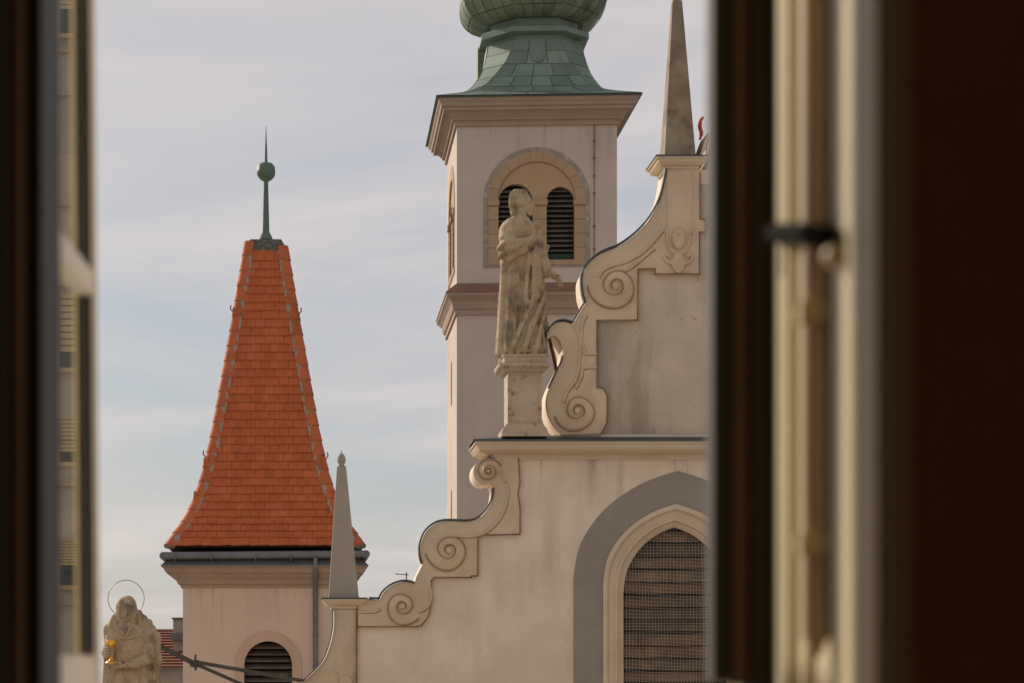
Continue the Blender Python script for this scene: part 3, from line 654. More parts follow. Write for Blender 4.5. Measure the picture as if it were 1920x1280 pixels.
# --- veiled woman with chalice
D2 = 30.0
def woman(P):
    x, q, z = P
    fold = lambda th, zz: np.clip((zz-1235)/60, 0, 1)*(0.22*np.abs(np.sin(6.5*th+0.6*np.sin(zz/40.0)))+0.05*np.abs(np.sin(13*th+1))-0.12)
    d = loft(P, [(1160,238,2,11,10),(1170,239,2,20,15),(1178,241,2,33,18),(1192,243,0,38,21),(1212,244,-2,39,23),(1235,244,-2,38,24),(1270,246,0,42,27),(1330,248,0,47,31),(1420,249,0,52,35)], fold)
    for zz, a in ((1193,0),(1214,1)):   # neckline and girdle
        d = smin(d, chain(P, [(216,zz+2,-14),(232,zz+3,-23),(250,zz+2,-24),(268,zz-1,-15)], [2.4]*4, 2), 0.8)
    for a, b in (((228,1178,-16),(236,1190,-22)),((248,1175,-17),(242,1190,-22)),((256,1180,-16),(250,1210,-23)),((226,1195,-21),(232,1212,-23)),((262,1196,-17),(256,1213,-22))):
        d = smin(d, cap_(P, a, b, 2.6, 3), 1.2)
    # cloak falling from the veil over both shoulders
    cl = chain(P, [(256,1150,6),(274,1172,4),(292,1196,0),(294,1240,-4),(295,1420,-4)], [9,12,10,9,11], 6)
    cl = smin(cl, chain(P, [(221,1152,6),(212,1168,4),(205,1180,-2),(203,1230,-6),(201,1420,-4)], [8,9,9,8,10], 6), 4)
    d = -smin(-d, chain(P, [(262,1172,-19),(277,1200,-24),(281,1222,-28)], [3,3.5,3], 2), 1.5)
    d = smin(d, cl + 1.0*np.sin(x*0.6+z*0.08), 1.0)
    # veil with face opening
    ve = ell(P, (237,1140,3), (20,19,24.5)); ve = smin(ve, ell(P, (238,1156,6), (23,15,18)), 5)
    ve = -smin(-ve, ell(P, (238.5,1150,-20), (14.5,24,20.5)), 0.8); ve = ve + 0.7*np.sin(np.arctan2(x-238, z-1170)*10)
    d = smin(d, ve, 1.2)
    P0 = P; P = [x, q+3.5, z]
    fc = ell(P, (238.5,1147,-0.5), (11.8,11,16.5)); fc = smin(fc, ell(P, (238.5,1158,-3.5), (7.5,7,7)), 3)
    fc = smin(fc, cap_(P, (238.5,1140,-10.5), (238.8,1150.5,-15.2), 1.5, 2.3), 1.2)
    for s_ in (-1, 1):
        fc = -smin(-fc, ell(P, (238.5+s_*4.9,1143,-12), (3.7,3.4,2.6)), 1.0); fc = smin(fc, ell(P, (238.5+s_*4.9,1143.3,-8.6), (2.5,1.7,1.5)), 0.5)
        fc = smin(fc, cap_(P, (238.5+s_*2.2,1139.2,-11), (238.5+s_*8,1139.8,-8.5), 1.2), 1.0)
    fc = -smin(-fc, cap_(P, (235,1156.2,-12.2), (242,1156.2,-12.2), 1.0), 0.6)
    fc = smin(fc, cap_(P, (235.8,1154.7,-10.8), (241.2,1154.7,-10.8), 1.2), 0.6); fc = smin(fc, cap_(P, (236.2,1158,-10.6), (240.8,1158,-10.6), 1.3), 0.6); fc = smin(fc, ell(P, (238.5,1163,-8.8), (3.6,3,3)), 1.5)
    P = P0; hairb = chain(P, [(227.5,1152,-5),(229.5,1137,-8),(238,1131,-9.5),(247.5,1137,-8),(249.5,1152,-5)], [2.2,2.6,2.4,2.6,2.2], 1.5)+0.5*np.sin(x*1.4+z)
    d = smin(d, smin(fc, hairb, 1), 1.0); d = smin(d, cap_(P, (238.5,1160,-2), (239,1174,-2), 8.5, 10), 2)
    # arms
    ar = chain(P, [(279,1188,-6),(284,1232,-20),(262,1243,-33),(244,1246,-37)], [12,12,9,6], 5); ar = smin(ar, ell(P, (256,1243,-35), (7,8.5,9)), 2)
    al = chain(P, [(212,1186,-6),(205,1224,-16),(209,1228,-30)], [11,10,6], 5)
    d = smin(d, smin(ar, al, 2)+0.7*np.sin(x*0.55-z*0.5), 2)
    return smin(d, hands(P), 1.2) + rough_n(P, 0.4, 0.2)
def hands(P):
    a = ell(P, (208,1222,-37), (5,5,8.5))
    a = fingers(P, None, [((205,yy,-40),(211,yy-0.6,-45.5),(220,yy,-43.5)) for yy in (1214.5,1219,1223.5,1228)] + [((209,1215,-33),(216,1213,-33),(221,1216,-35))], 2.1, a, 0.8)
    b = ell(P, (233,1248,-39), (8,5,4.5))
    b = fingers(P, None, [((229,1247,-42),(220,1249.5,-45),(212,1248,-43)),((228,1249,-40),(219,1252,-42),(211,1250,-40)),((228,1250.5,-38),(219,1253.5,-38),(212,1251.5,-36)),((229,1250.5,-36),(221,1253,-34),(214,1251.5,-33)),((235,1244,-43),(229,1241,-46),(223,1241.5,-46))], 2.0, b, 0.8)
    return smin(a, b, 1)
def sw2(v): return Vector(((v[0]-960)*D2/F, D2+v[1]*D2/F, H+(HY-v[2])*D2/F))
wo = thing('statue', W(248, 1418, D2), 'stone statue of a veiled woman holding a gilded chalice under a ring halo', 'statue')
carve(woman, [((185,312),(-52,42),(1108,1421),1.2),((196,246),(-52,-26),(1204,1262),0.65),((214,262),(-24,12),(1112,1172),0.6)], sw2).build('figure', M['statue'], wo, smooth=True)
cs = D2/F
MB().lathe(sw2((216,-39,1243)), [(r*cs, z*cs) for r, z in ((11,0),(11,1.5),(8,4),(4,6.5),(3,9),(3.2,16),(2.6,26),(4,28.5),(7.5,31),(9.3,35),(9.4,39),(8.2,43.5),(7.6,43.5),(8.2,38),(3,31))], 24).build('chalice', M['gold'], wo, smooth=True, angle=50)
hp = [sw2((235+34*math.cos(t), 8, 1121-34.5*math.sin(t))) for t in np.linspace(0, 2*math.pi, 49)]
MB().tube(hp, 0.0058, 6, False).build('halo', mat('dull_gilding', (0.45,0.34,0.17), (0.3,0.22,0.11), 3, rough=0.5, metal=0.6), wo, smooth=True)
# pedestal block of that statue, standing on the low church wall
pz = thing('pedestal', Vector((W(248,0,D2).x, D2, 0)), 'tall stone pier carrying the veiled woman statue', 'pedestal')
x_, z_ = W(248,1418,D2).x, W(248,1418,D2).z
MB().rings([[Vector((x_+sx*a, D2+0.05+sy*a, z)) for sx, sy in ((-1,-1),(1,-1),(1,1),(-1,1))] for a, z in ((0.62,0),(0.62,0.5),(0.48,0.6),(0.48,z_-0.35),(0.58,z_-0.25),(0.58,z_+0.004))]).build('pier', M['pedestal'], pz)

# iron stays between the statue and the gable
sty = thing('iron_stay', W(365, 1243, 30.6), 'dark iron stay bars with a bolted clamp beside the veiled statue', 'iron bar')
def bar(p, q, hw, th, name='bar'):
    t = (q-p).normalized(); up = Vector((0,0,1)); up = (up-t*up.dot(t)).normalized()*hw; sd = Vector((0,th,0))
    MB().hexa([p-up-sd, q-up-sd, q+up-sd, p+up-sd, p-up+sd, q-up+sd, q+up+sd, p+up+sd]).build(name, M['iron'], sty)
bar(W(286,1203,30.15), W(372,1247,30.6), 0.036, 0.012); bar(W(366,1243.5,30.56), W(500,1302,31.9), 0.026, 0.012); bar(W(366,1240,30.57), W(590,1279,32.3), 0.028, 0.010)
MB().box(tuple(W(360,1250,30.52)), tuple(W(373,1236,30.66))).build('clamp', M['iron'], sty)
MB().tube([W(367,1256,30.5), W(365,1240,30.5), W(367,1226,30.5)], 0.018, 6).build('bolt', M['iron'], sty); MB().tube([W(356,1247,30.5), W(376,1241,30.5)], 0.016, 6).build('bolt', M['iron'], sty)

# ornament behind the tall obelisk
orn = thing('roof_ornament', W(1318, 292, 32.5), 'dark metal leaves with a red curved hook beside the tall obelisk', 'ornament')
MB().tube([W(x, y, 32.5) for x, y in sp2([(1312,262),(1315,250),(1312,238),(1314,226),(1320,219)], 4)], [0.02]*3+[0.032]*8+[0.025]*4+[0.012]*2, 6).build('hook', M['redrust'], orn, True)
for a, b, m_ in (((1306,290),(1328,250),'iron'),((1309,292),(1334,258),'flash'),((1314,292),(1338,240),'cream')):
    A, B = W(*a, 32.45), W(*b, 32.6); t = (B-A).normalized(); nn = Vector((-t.z,0,t.x))*0.03; sd = Vector((0,0.03,0)); mid = (A+B)/2
    MB().rings([[A-nn*0.5-sd, A+nn*0.5-sd, A+nn*0.5+sd, A-nn*0.5+sd], [mid-nn*1.5-sd, mid+nn*1.5-sd, mid+nn*1.5+sd, mid-nn*1.5+sd], [B-nn*0.2-sd, B+nn*0.2-sd, B+nn*0.2+sd, B-nn*0.2+sd]]).build('metal_leaf', M[m_], orn)

# ================================================================== BELL TOWER
DT = 55.0
O = Vector((W(856.6,0,DT).x, DT, 0)); EX = Vector((math.cos(R(3)), -math.sin(R(3)), 0)); EY = Vector((-0.092, 1, 0)); TW = 4.07
def T(a, b, z): return O + EX*a + EY*b + Vector((0,0,z))
def zt(py, b=0.0): return H + (HY-py)*(DT+b)/F
tower = thing('bell_tower', T(TW/2, TW/2, 0), 'square bell tower with mauve cornices and a green copper onion roof', 'tower')
zmid, ztop = zt(560), zt(215)
# belfry opening (front): pixel coordinates on the front face -> (a, z)
def fa(px): return (px-856.6)*DT/F*1.0005
def belfry(face, parent, full=True):
    """face(a, z, out) -> world point; out>0 stands proud of the wall"""
    cxp, cyp = 1006.0, 378.0
    def P(px, py, o): return face(fa(px), zt(py), o)
    def arc(r, a0=180, a1=0, n=24, cx=cxp, cy=cyp): return [(cx+r*math.cos(R(a0+(a1-a0)*i/n)), cy-r*math.sin(R(a0+(a1-a0)*i/n))) for i in range(n+1)]
    def solid(poly, holes, o0, o1, name, m, par=parent):
        nrm = face(0,0,1)-face(0,0,0)
        loops = [[P(x, y, o0) for x, y in poly]] + [[P(x, y, o0) for x, y in h] for h in holes]
        return MB().solid(loops, nrm*(o1-o0)).build(name, m, par)
    # grey border
    solid([(906,503)] + arc(100) + [(1106,503)], [list(reversed([(914.5,498.5)] + arc(91.5) + [(1098.5,498.5)]))], 0.012, -0.05, 'border', M['greyedge'])
    # voussoirs
    nv = 11
    for i in range(nv):
        a0, a1 = 180-180*i/nv-0.16, 180-180*(i+1)/nv+0.16
        solid(arc(91.3, a0, a1, 4) + list(reversed(arc(73, a0, a1, 4))), [], 0.02, -0.06, 'voussoir', M['sand'])
    # tympanum with two round-headed openings
    hole = lambda cx, r: [(cx-r,488)] + arc(r, 180, 0, 14, cx, 377) + [(cx+r,488)]
    solid([(934,386)] + [(934,380)] + arc(72.5) [1:-1] + [(1078,380),(1078,386)], [], -0.02, -0.03, 'tympanum_back', M['sand']) if False else None
    tym = arc(72.6); lo = [(1078.6,377.5),(1077,377.5)] + list(reversed(arc(26, 180, 0, 14, 1051, 377.5)))[0:] + [(999,377.5)] + list(reversed(arc(32 if not full else 32, 180, 0, 14, 967, 377.5))) + [(933.4,377.5)]
    poly = clean(tym + [(1077,378)] + arc(26, 0, 180, 14, 1051, 378) + [(999,378)] + arc(32, 0, 180, 14, 967, 378))
    solid(poly, [], -0.03, -0.25, 'tympanum', M['sand'])
    for x0, x1 in ((915,934.7),(999,1025),(1077,1098)):
        ys = [387,413,440,466,489]
        for y0, y1 in zip(ys[:-1], ys[1:]): solid([(x0,y0+0.35),(x1,y0+0.35),(x1,y1-0.35),(x0,y1-0.35)], [], 0.0, -0.25, 'pilaster_stone', M['sand'])
        solid([(x0-1.5,376.5),(x1+1.5,376.5),(x1+1.5,386.6),(x0-1.5,386.6)], [], 0.05, -0.25, 'capital', M['sand'])
    for x0, x1 in ((914,974.8),(975.4,1036),(1036.6,1098.3)): solid([(x0,489),(x1,489),(x1,498.5),(x0,498.5)], [], 0.03, -0.25, 'sill_stone', M['sand'])
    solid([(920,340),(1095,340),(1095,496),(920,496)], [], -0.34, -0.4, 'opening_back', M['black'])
    for x0, x1 in ((934.9,998.8),(1025.2,1076.8)):
        solid([(x0,476),(x1,476),(x1,488.8),(x0,488.8)], [], -0.12, -0.16, 'green_board', M['green'])
        yy = 354.0
        while yy < 474:
            # tilted slat
            h0, h1 = 7.0, 3.2
            p = [P(x0,yy+h0,-0.10), P(x1,yy+h0,-0.10), P(x1,yy+h0-1.6,-0.10), P(x0,yy+h0-1.6,-0.10), P(x0,yy+1.6,-0.20), P(x1,yy+1.6,-0.20), P(x1,yy,-0.20), P(x0,yy,-0.20)]
            if yy > 372 or full: MB().hexa(p).build('slat', M['slat'], parent)
            yy += 9.3
front = lambda a, z, o: T(a, -o, z)
leftf = lambda a, z, o: T(-o, TW-a, z)
def opening_poly(): return [(909,500)] + [(1006+97*math.cos(R(180-180*i/24)), 378-97*math.sin(R(180-180*i/24))) for i in range(25)] + [(1103,500)]
# walls: front and left with openings, plain others (hollow shell 0.5 thick at the belfry)
zb0, zb1 = zt(575), zt(190)
lp = [T(0,0,zb0), T(TW,0,zb0), T(TW,0,zb1), T(0,0,zb1)]
ho = [front(fa(x), zt(y), 0) for x, y in opening_poly()]
MB().solid([lp, list(reversed(ho))], EY*0.45).build('wall', M['tplaster'], tower)
lp = [T(0,TW,zb0), T(0,0.4501,zb0), T(0,0.4501,zb1), T(0,TW,zb1)]
ho = [leftf(fa(x), zt(y), 0) for x, y in opening_poly()]
ho = [p for p in ho]
MB().solid([lp, ho], EX*0.45).build('wall', M['tplaster'], tower)
b = MB()
def tbox(mb, a0, a1, b0, b1, z0, z1):
    mb.hexa([T(a0,b0,z0),T(a1,b0,z0),T(a1,b0,z1),T(a0,b0,z1),T(a0,b1,z0),T(a1,b1,z0),T(a1,b1,z1),T(a0,b1,z1)]); return mb
tbox(b, TW-0.45, TW, 0.4501, TW, zb0, zb1); tbox(b, 0.4502, TW-0.4501, TW-0.45, TW-0.001, zb0, zb1); b.build('wall', M['tplaster'], tower)
tbox(MB(), 0.0, TW, 0.0, TW, 0, zb0-0.001).build('shaft', M['tplaster'], tower)
belfry(front, tower); belfry(leftf, tower)
# cornices
def tcornice(prof, name, m):
    rings = []
    for o, z in prof: rings.append([T(-o,-o,z), T(TW+o,-o,z), T(TW+o,TW+o,z), T(-o,TW+o,z)])
    return MB().rings(rings).build(name, m, tower)
e = 0.50
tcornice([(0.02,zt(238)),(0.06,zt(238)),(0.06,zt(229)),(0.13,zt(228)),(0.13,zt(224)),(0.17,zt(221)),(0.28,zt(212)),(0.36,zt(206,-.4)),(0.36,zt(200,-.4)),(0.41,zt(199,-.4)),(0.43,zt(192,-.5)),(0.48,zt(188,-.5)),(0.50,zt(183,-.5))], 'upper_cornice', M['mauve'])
zev = zt(183,-.5)
tcornice([(0.50,zev+0.002),(0.535,zev+0.002),(0.535,zev+0.035),(0.48,zev+0.05)], 'eave_sheet', M['seam'])
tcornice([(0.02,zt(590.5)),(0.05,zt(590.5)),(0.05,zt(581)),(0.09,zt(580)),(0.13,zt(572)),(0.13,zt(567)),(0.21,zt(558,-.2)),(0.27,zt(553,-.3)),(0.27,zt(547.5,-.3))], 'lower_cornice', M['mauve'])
tcornice([(0.29,zt(547.3,-.3)),(0.29,zt(545.5,-.3)),(0.0,zt(531))], 'cornice_weathering', mat('weathering_tiles', (0.26,0.135,0.085), (0.20,0.115,0.08), 3, bump=0.3, bscale=20))
# slit windows on the sunny side
for y0, y1 in ((655,742),(905,968)):
    pts = [(2.0+0.16*math.sin(t), (zt(y0)+zt(y1))/2+(zt(y0)-zt(y1))/2*math.cos(t)) for t in np.linspace(0, 2*math.pi, 20, endpoint=False)]
    MB().solid([[leftf(a, z, 0.012) for a, z in pts]], EX*0.012).build('slit_window', M['sand'], tower)
    MB().solid([[leftf(2.0+(a-2.0)*0.6, z, 0.016) for a, z in pts]], EX*0.004).build('slit_opening', M['black'], tower)
# lightning conductor
MB().tube([T(fa(1113.5), -0.03, zt(238)), T(fa(1113.5), -0.03, zt(530))], 0.010, 5).build('lightning_cable', M['iron'], tower)
for y in (268, 300, 333, 366, 427, 470): tbox(MB(), fa(1113.5)-0.022, fa(1113.5)+0.022, -0.05, 0.002, zt(y)-0.02, zt(y)+0.02).build('cable_clip', M['iron'], tower)
# copper roof: bell-shaped skirt to an octagonal neck, then the onion
AC = TW/2
def Tc(x, y, z): return T(AC+x+0.10*min(max((z-zev)/1.2,0),1), AC+y, z)   # the roof sits a little off the tower's axis
ZN = H + 16.36
tt = [0,.133,.27,.494,.674,.85,1]; av = [2.60,1.98,1.68,1.44,1.33,1.27,1.23]; bv = [2.585,1.74,1.32,1.02,0.80,0.67,0.586]
def oct_ring(t):
    a = float(np.interp(t, tt, av)); b_ = float(np.interp(t, tt, bv)); return a, min(b_, a-0.003)
def oct_pts(a, b_): return [(-b_,-a),(b_,-a),(a,-b_),(a,b_),(b_,a),(-b_,a),(-a,b_),(-a,-b_)]
ts = list(np.linspace(0,1,60)); ts = sorted(set(ts+tt))
# smooth the profile
def sm(v, t): return float(np.mean([np.interp(np.clip(t+dl,0,1), tt, v) for dl in (-.05,-.025,0,.025,.05)])) if t > 0.06 else float(np.interp(t, tt, v))
def oct_s(t): a = sm(av, t); return a, min(sm(bv, t), a-0.003)
def zsk(t): return zev+0.03 + (ZN-zev-0.03)*t
MB().rings([[Tc(x, y, zsk(t)-0.012) for x, y in oct_pts(*oct_s(t))] for t in ts]).build('skirt_roof', M['seam'], tower)
def sheet(fn, u0, u1, v0, v1, name, m, parent, nu=3, nv=5, lift=0.012, gap=0.010):
    """thin metal sheet over a curved patch; fn(u, v) -> point, u across 0..1, v up"""
    vs = []; fs = []
    for j_ in range(nv+1):
        for i in range(nu+1):
            u = u0+(u1-u0)*i/nu; v = v0+(v1-v0)*j_/nv
            p = fn(u, v); n_ = (fn(min(u+0.01,1), v)-fn(max(u-0.01,0), v)).cross(fn(u, min(v+0.01,1))-fn(u, max(v-0.01,0)))
            n_ = n_.normalized() if n_.length > 1e-9 else Vector((0,0,1)); vs.append(p+n_*lift)
    for j_ in range(nv):
        for i in range(nu):
            k = j_*(nu+1)+i; fs.append((k, k+1, k+nu+2, k+nu+1))
    return MB().add(vs, fs).build(name, m, parent, smooth=True)
rs = random.Random(11)
sides = [0,1,3,5,6,7] ; rowsv = [0.0,0.10,0.24,0.42,0.62,0.82,1.0]
skobj = [o for o in col.objects if o.name.startswith('skirt_roof')][0]
for sd in sides:
    def fn(u, v, sd=sd):
        p = oct_pts(*oct_s(v)); a_, b_ = p[sd], p[(sd+1)%8]; return Tc(a_[0]+(b_[0]-a_[0])*u, a_[1]+(b_[1]-a_[1])*u, zsk(v))
    for r_ in range(len(rowsv)-1):
        main = sd in (0,) or sd in (6,)
        ncol = ([9,6,5,4,3,3][r_] if main else [2,2,2,1,1,1][r_])
        jit = rs.uniform(-0.25, 0.25)
        cuts = [0]+[min(max((i+jit*(0 if not main else 1))/ncol,0.03),0.97) for i in range(1, ncol)]+[1]
        for c0, c1 in zip(cuts[:-1], cuts[1:]):
            wd = max(c1-c0, 0.01); gp = 0.012/max(2*oct_s(rowsv[r_])[1], .3)
            sheet(fn, c0+gp*(c0>0), c1-gp*(c1<1), rowsv[r_]+0.004, rowsv[r_+1]-0.004, 'copper_sheet', M['copper'], skobj, lift=0.010+rs.uniform(0,0.006))
# hip rolls
for k in range(8):
    if k in (2,3,4): continue
    pl = [Tc(*oct_pts(*oct_s(t))[k], zsk(t)+0.004) for t in ts]
    MB().tube(pl, 0.018, 6).build('hip_roll', M['seam'], skobj, True)
# round hatch and small hooks on the front
def skf(u, v): p = oct_pts(*oct_s(v)); return Tc(p[0][0]+(p[1][0]-p[0][0])*u, p[0][1]+(p[1][1]-p[0][1])*u, zsk(v))
cz = skf(0.5, 0.80); hat = []
for f_, h_ in ((1,0.0),(1,0.035),(0.85,0.045),(0.02,0.045)): hat.append([Tc(0.0+0.215*f_*math.cos(t), -1.27-h_+(-0.10*math.sin(t)*f_*0.6), zsk(0.80)+0.24*f_*math.sin(t)) for t in np.linspace(0, 2*math.pi, 24, endpoint=False)])
for r_ in hat:
    for i, p in enumerate(r_): pass
hat = []
for f_, h_ in ((1,0.0),(1,0.04),(0.88,0.05),(0.02,0.05)):
    ring = []
    for t in np.linspace(0, 2*math.pi, 24, endpoint=False):
        v = 0.80+0.155*f_*math.sin(t); a_ = sm(av, v); ring.append(Tc(0.205*f_*math.cos(t), -a_-0.012-h_, zsk(v)))
    hat.append(ring)
MB().rings(hat).build('round_hatch', M['copper'], skobj, True, angle=40)
for s in (-1,1): MB().tube([Tc(s*0.10, -1.345, zsk(0.80)), Tc(s*0.10,-1.35,zsk(0.74)), Tc(s*0.06,-1.36,zsk(0.72))], 0.012, 5).build('hatch_hook', M['seam'], skobj)
# neck mouldings
def octband(prof, name, m):
    k = 0.475
    return MB().rings([[Tc(x, y, z) for x, y in oct_pts(a, a*k)] for a, z in prof]).build(name, m, tower)
octband([(1.22,ZN-0.02),(1.19,ZN+0.02),(1.19,ZN+0.10),(1.34,ZN+0.14),(1.40,ZN+0.16),(1.40,ZN+0.29),(1.33,ZN+0.34),(1.12,ZN+0.36),(1.12,ZN+0.62),(1.2,ZN+0.64)], 'neck_moulding', M['copper'])
# little box on the left of the neck
bx_ = MB(); bx_.hexa([Tc(*p) for p in ((-1.42,0.3,ZN-0.55),(-1.22,0.3,ZN-0.55),(-1.22,0.3,ZN+0.25),(-1.42,0.3,ZN+0.25),(-1.42,0.9,ZN-0.55),(-1.22,0.9,ZN-0.55),(-1.22,0.9,ZN+0.25),(-1.42,0.9,ZN+0.25))]); bx_.build('neck_box', M['onion'], tower)
zo = ZN+0.58
on = [(0.0,1.27),(0.03,1.42),(0.10,1.58),(0.20,1.72),(0.34,1.84),(0.52,1.92),(0.75,1.95),(1.0,1.91),(1.3,1.78),(1.6,1.58),(1.9,1.32),(2.2,1.0),(2.5,0.72),(2.9,0.5),(3.5,0.34),(4.4,0.2),(5.4,0.05)]
oz = [p[0] for p in on]; orr = [p[1]*0.95 for p in on]
def onr(z): return float(np.interp(z, oz, orr)) if z < 0.15 else float(np.mean([np.interp(z+dl, oz, orr) for dl in (-.06,-.03,0,.03,.06)]))
zl = sorted(set(list(np.linspace(0,2.6,60))+[2.9,3.5,4.4,5.4]))
onion = MB().rings([[Tc(x, y, zo+z) for x, y in oct_pts(onr(z), onr(z)*0.414)] for z in zl]).build('onion_dome', M['seam'], tower)
for sd in (0,1,2,5,6,7):
    def fo(u, v, sd=sd):
        z = v*2.4; a = onr(z); p = oct_pts(a, a*0.414); A, B = p[sd], p[(sd+1)%8]
        bulge = 1+0.03*math.sin(math.pi*u); return Tc((A[0]+(B[0]-A[0])*u)*bulge, (A[1]+(B[1]-A[1])*u)*bulge, zo+z)
    rv = [0.0,0.085,0.26,0.46,0.7,1.0]
    for r_ in range(5):
        nc = 5 if r_ < 3 else 4; jt = rs.uniform(-0.15,0.15)
        cuts = [0]+[(i+jt)/nc for i in range(1,nc)]+[1]
        for c0, c1 in zip(cuts[:-1], cuts[1:]):
            sheet(fo, c0+0.006, c1-0.006, rv[r_]+0.003, rv[r_+1]-0.003, 'copper_sheet', M['onion'], onion, nu=2, nv=6, lift=0.012+rs.uniform(0,0.01))

for k in (0,1,2,6,7):
    MB().tube([Tc(*[c*1.008 for c in oct_pts(onr(z), onr(z)*0.414)[k]], zo+z) for z in np.linspace(0,2.4,40)], 0.022, 6).build('hip_roll', M['onion'], onion, True)

# ================================================================== TURRET WITH TILED ROOF
DU = 42.0; UW = 3.19
OU = Vector((W(343,0,DU).x, DU, 0)); UX = Vector((1,-0.012,0)); UY = Vector((-0.1,1,0)); UH = UW/2
def U(a, b, z): return OU + UX*a + UY*b + Vector((0,0,z))
def Uc(x, y, z): return U(UH+x, UH+y, z)
def zu(py, b=0.0): return H+(HY-py)*(DU+b)/F
tur = thing('turret', Uc(0,0,0), 'pink plastered turret with steep flared orange tiled roof and green spike', 'tower')
def fu(px): return (px-343)*DU/F
warc = lambda r, n=20: [(503+r*math.cos(R(180-180*i/n)), 1247-r*1.02*math.sin(R(180-180*i/n))) for i in range(n+1)]
wo_ = [(503-45,1330)] + warc(45) + [(503+45,1330)]
loop = [U(0,0,0), U(UW,0,0), U(UW,0,zu(1092)), U(0,0,zu(1092))]
MB().solid([loop, list(reversed([U(fu(x),0,zu(y)) for x, y in wo_]))], UY*0.4).build('wall', M['pinkpl'], tur)
b = MB(); b.hexa([U(*p) for p in ((0,0.401,0),(UW,0.401,0),(UW,0.401,zu(1092)),(0,0.401,zu(1092)),(0,UW,0),(UW,UW,0),(UW,UW,zu(1092)),(0,UW,zu(1092)))]); b.build('wall', M['pinkpl'], tur)
sur = [(503-62,1330)] + warc(62) + [(503+62,1330)]
MB().solid([[U(fu(x),-0.03,zu(y)) for x, y in sur], list(reversed([U(fu(x),-0.03,zu(y)) for x, y in wo_]))], UY*0.10).build('window_surround', mat('pink_surround', (0.50,0.345,0.26), (0.45,0.305,0.23), 2, bump=0.2), tur)
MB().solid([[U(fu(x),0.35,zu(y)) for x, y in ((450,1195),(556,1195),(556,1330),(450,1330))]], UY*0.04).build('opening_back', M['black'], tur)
yy = 1206
while yy < 1325:
    MB().hexa([U(fu(x), b_, zu(y_)) for x, b_, y_ in ((456,.10,yy+9),(550,.10,yy+9),(550,.10,yy+7),(456,.10,yy+7),(456,.24,yy+2),(550,.24,yy+2),(550,.24,yy),(456,.24,yy))]).build('slat', M['slat'], tur); yy += 12.5
def ucorn(prof, name, m, tilt=0.0):
    return MB().rings([[U(-o,-o,z), U(UW+o,-o,z+tilt), U(UW+o,UW+o,z+tilt), U(-o,UW+o,z)] for o, z in prof]).build(name, m, tur)
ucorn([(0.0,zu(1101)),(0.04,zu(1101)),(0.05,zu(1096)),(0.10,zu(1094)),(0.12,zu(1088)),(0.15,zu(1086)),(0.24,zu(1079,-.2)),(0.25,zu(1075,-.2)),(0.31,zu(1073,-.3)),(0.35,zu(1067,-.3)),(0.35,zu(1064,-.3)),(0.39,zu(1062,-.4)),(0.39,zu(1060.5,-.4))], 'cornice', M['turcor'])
ucorn([(0.405,zu(1060.3,-.4)),(0.405,zu(1058.5,-.4)),(0.24,zu(1045,-.2)),(0.20,zu(1034,-.2))], 'eave_sheet', M['zinc'])
# gutter, brackets, downpipe
gz = zu(1041,-.40)
gp = [U(-0.36,-0.36,gz), U(UW+0.36,-0.36,gz+0.03)]
MB().tube(gp, 0.075, 12).build('gutter', M['zinc'], tur, True, angle=40); MB().tube([U(UW+0.36,-0.40,gz+0.03), U(UW+0.36,UW+0.3,gz+0.03)], 0.075, 12).build('gutter', M['zinc'], tur, True, angle=40)
MB().tube([U(-0.36,-0.40,gz), U(-0.36,UW+0.3,gz)], 0.075, 12).build('gutter', M['zinc'], tur, True, angle=40)
for px in (331,398,480,546,640): MB().tube([U(fu(px),-0.445,gz+0.05), U(fu(px),-0.445,gz-0.07), U(fu(px)+.003,-0.36,gz-0.13), U(fu(px)+0.005,-0.30,gz-0.10)], 0.012, 5).build('gutter_bracket', M['zinc'], tur)
xp = fu(591.5)
MB().tube([U(xp,-0.40,gz-0.04), U(xp,-0.40,gz-0.14), U(xp,-0.36,gz-0.3), U(xp,-0.12,zu(1100)), U(xp,-0.09,zu(1108)), U(xp+0.02,-0.09,0.2)], 0.048, 10).build('downpipe', M['zinc'], tur, True, angle=40)
for y_ in (1112,1150,1190): MB().tube([U(xp,-0.09,zu(y_)-0.015), U(xp,-0.09,zu(y_)+0.015)], 0.06, 10).build('pipe_collar', M['zinc'], tur)
# roof profile: half width a over height z
prof = []
for py, hw in ((1025,182),(1016,176),(1000,161),(975,144),(950,131),(900,113),(850,100.5),(800,90),(750,81),(700,72),(640,61.5),(580,51),(520,41),(465,32)):
    a = 0.0
    for _ in range(20): a = hw*(DU+UH-a)/F
    prof.append((a, H+(HY-py)*(DU+UH-a)/F))
rz = [p[1] for p in prof]; ra = [p[0] for p in prof]
def ru(z): return float(np.mean([np.interp(z+dl, rz, ra) for dl in (-.12,-.06,0,.06,.12)]))
zlist = np.linspace(rz[0], rz[-1], 60)
roof = MB().rings([[Uc(x*ru(z), y*ru(z), z) for x, y in ((-1,-1),(1,-1),(1,1),(-1,1))] for z in zlist]).build('roof', M['batten'], tur)
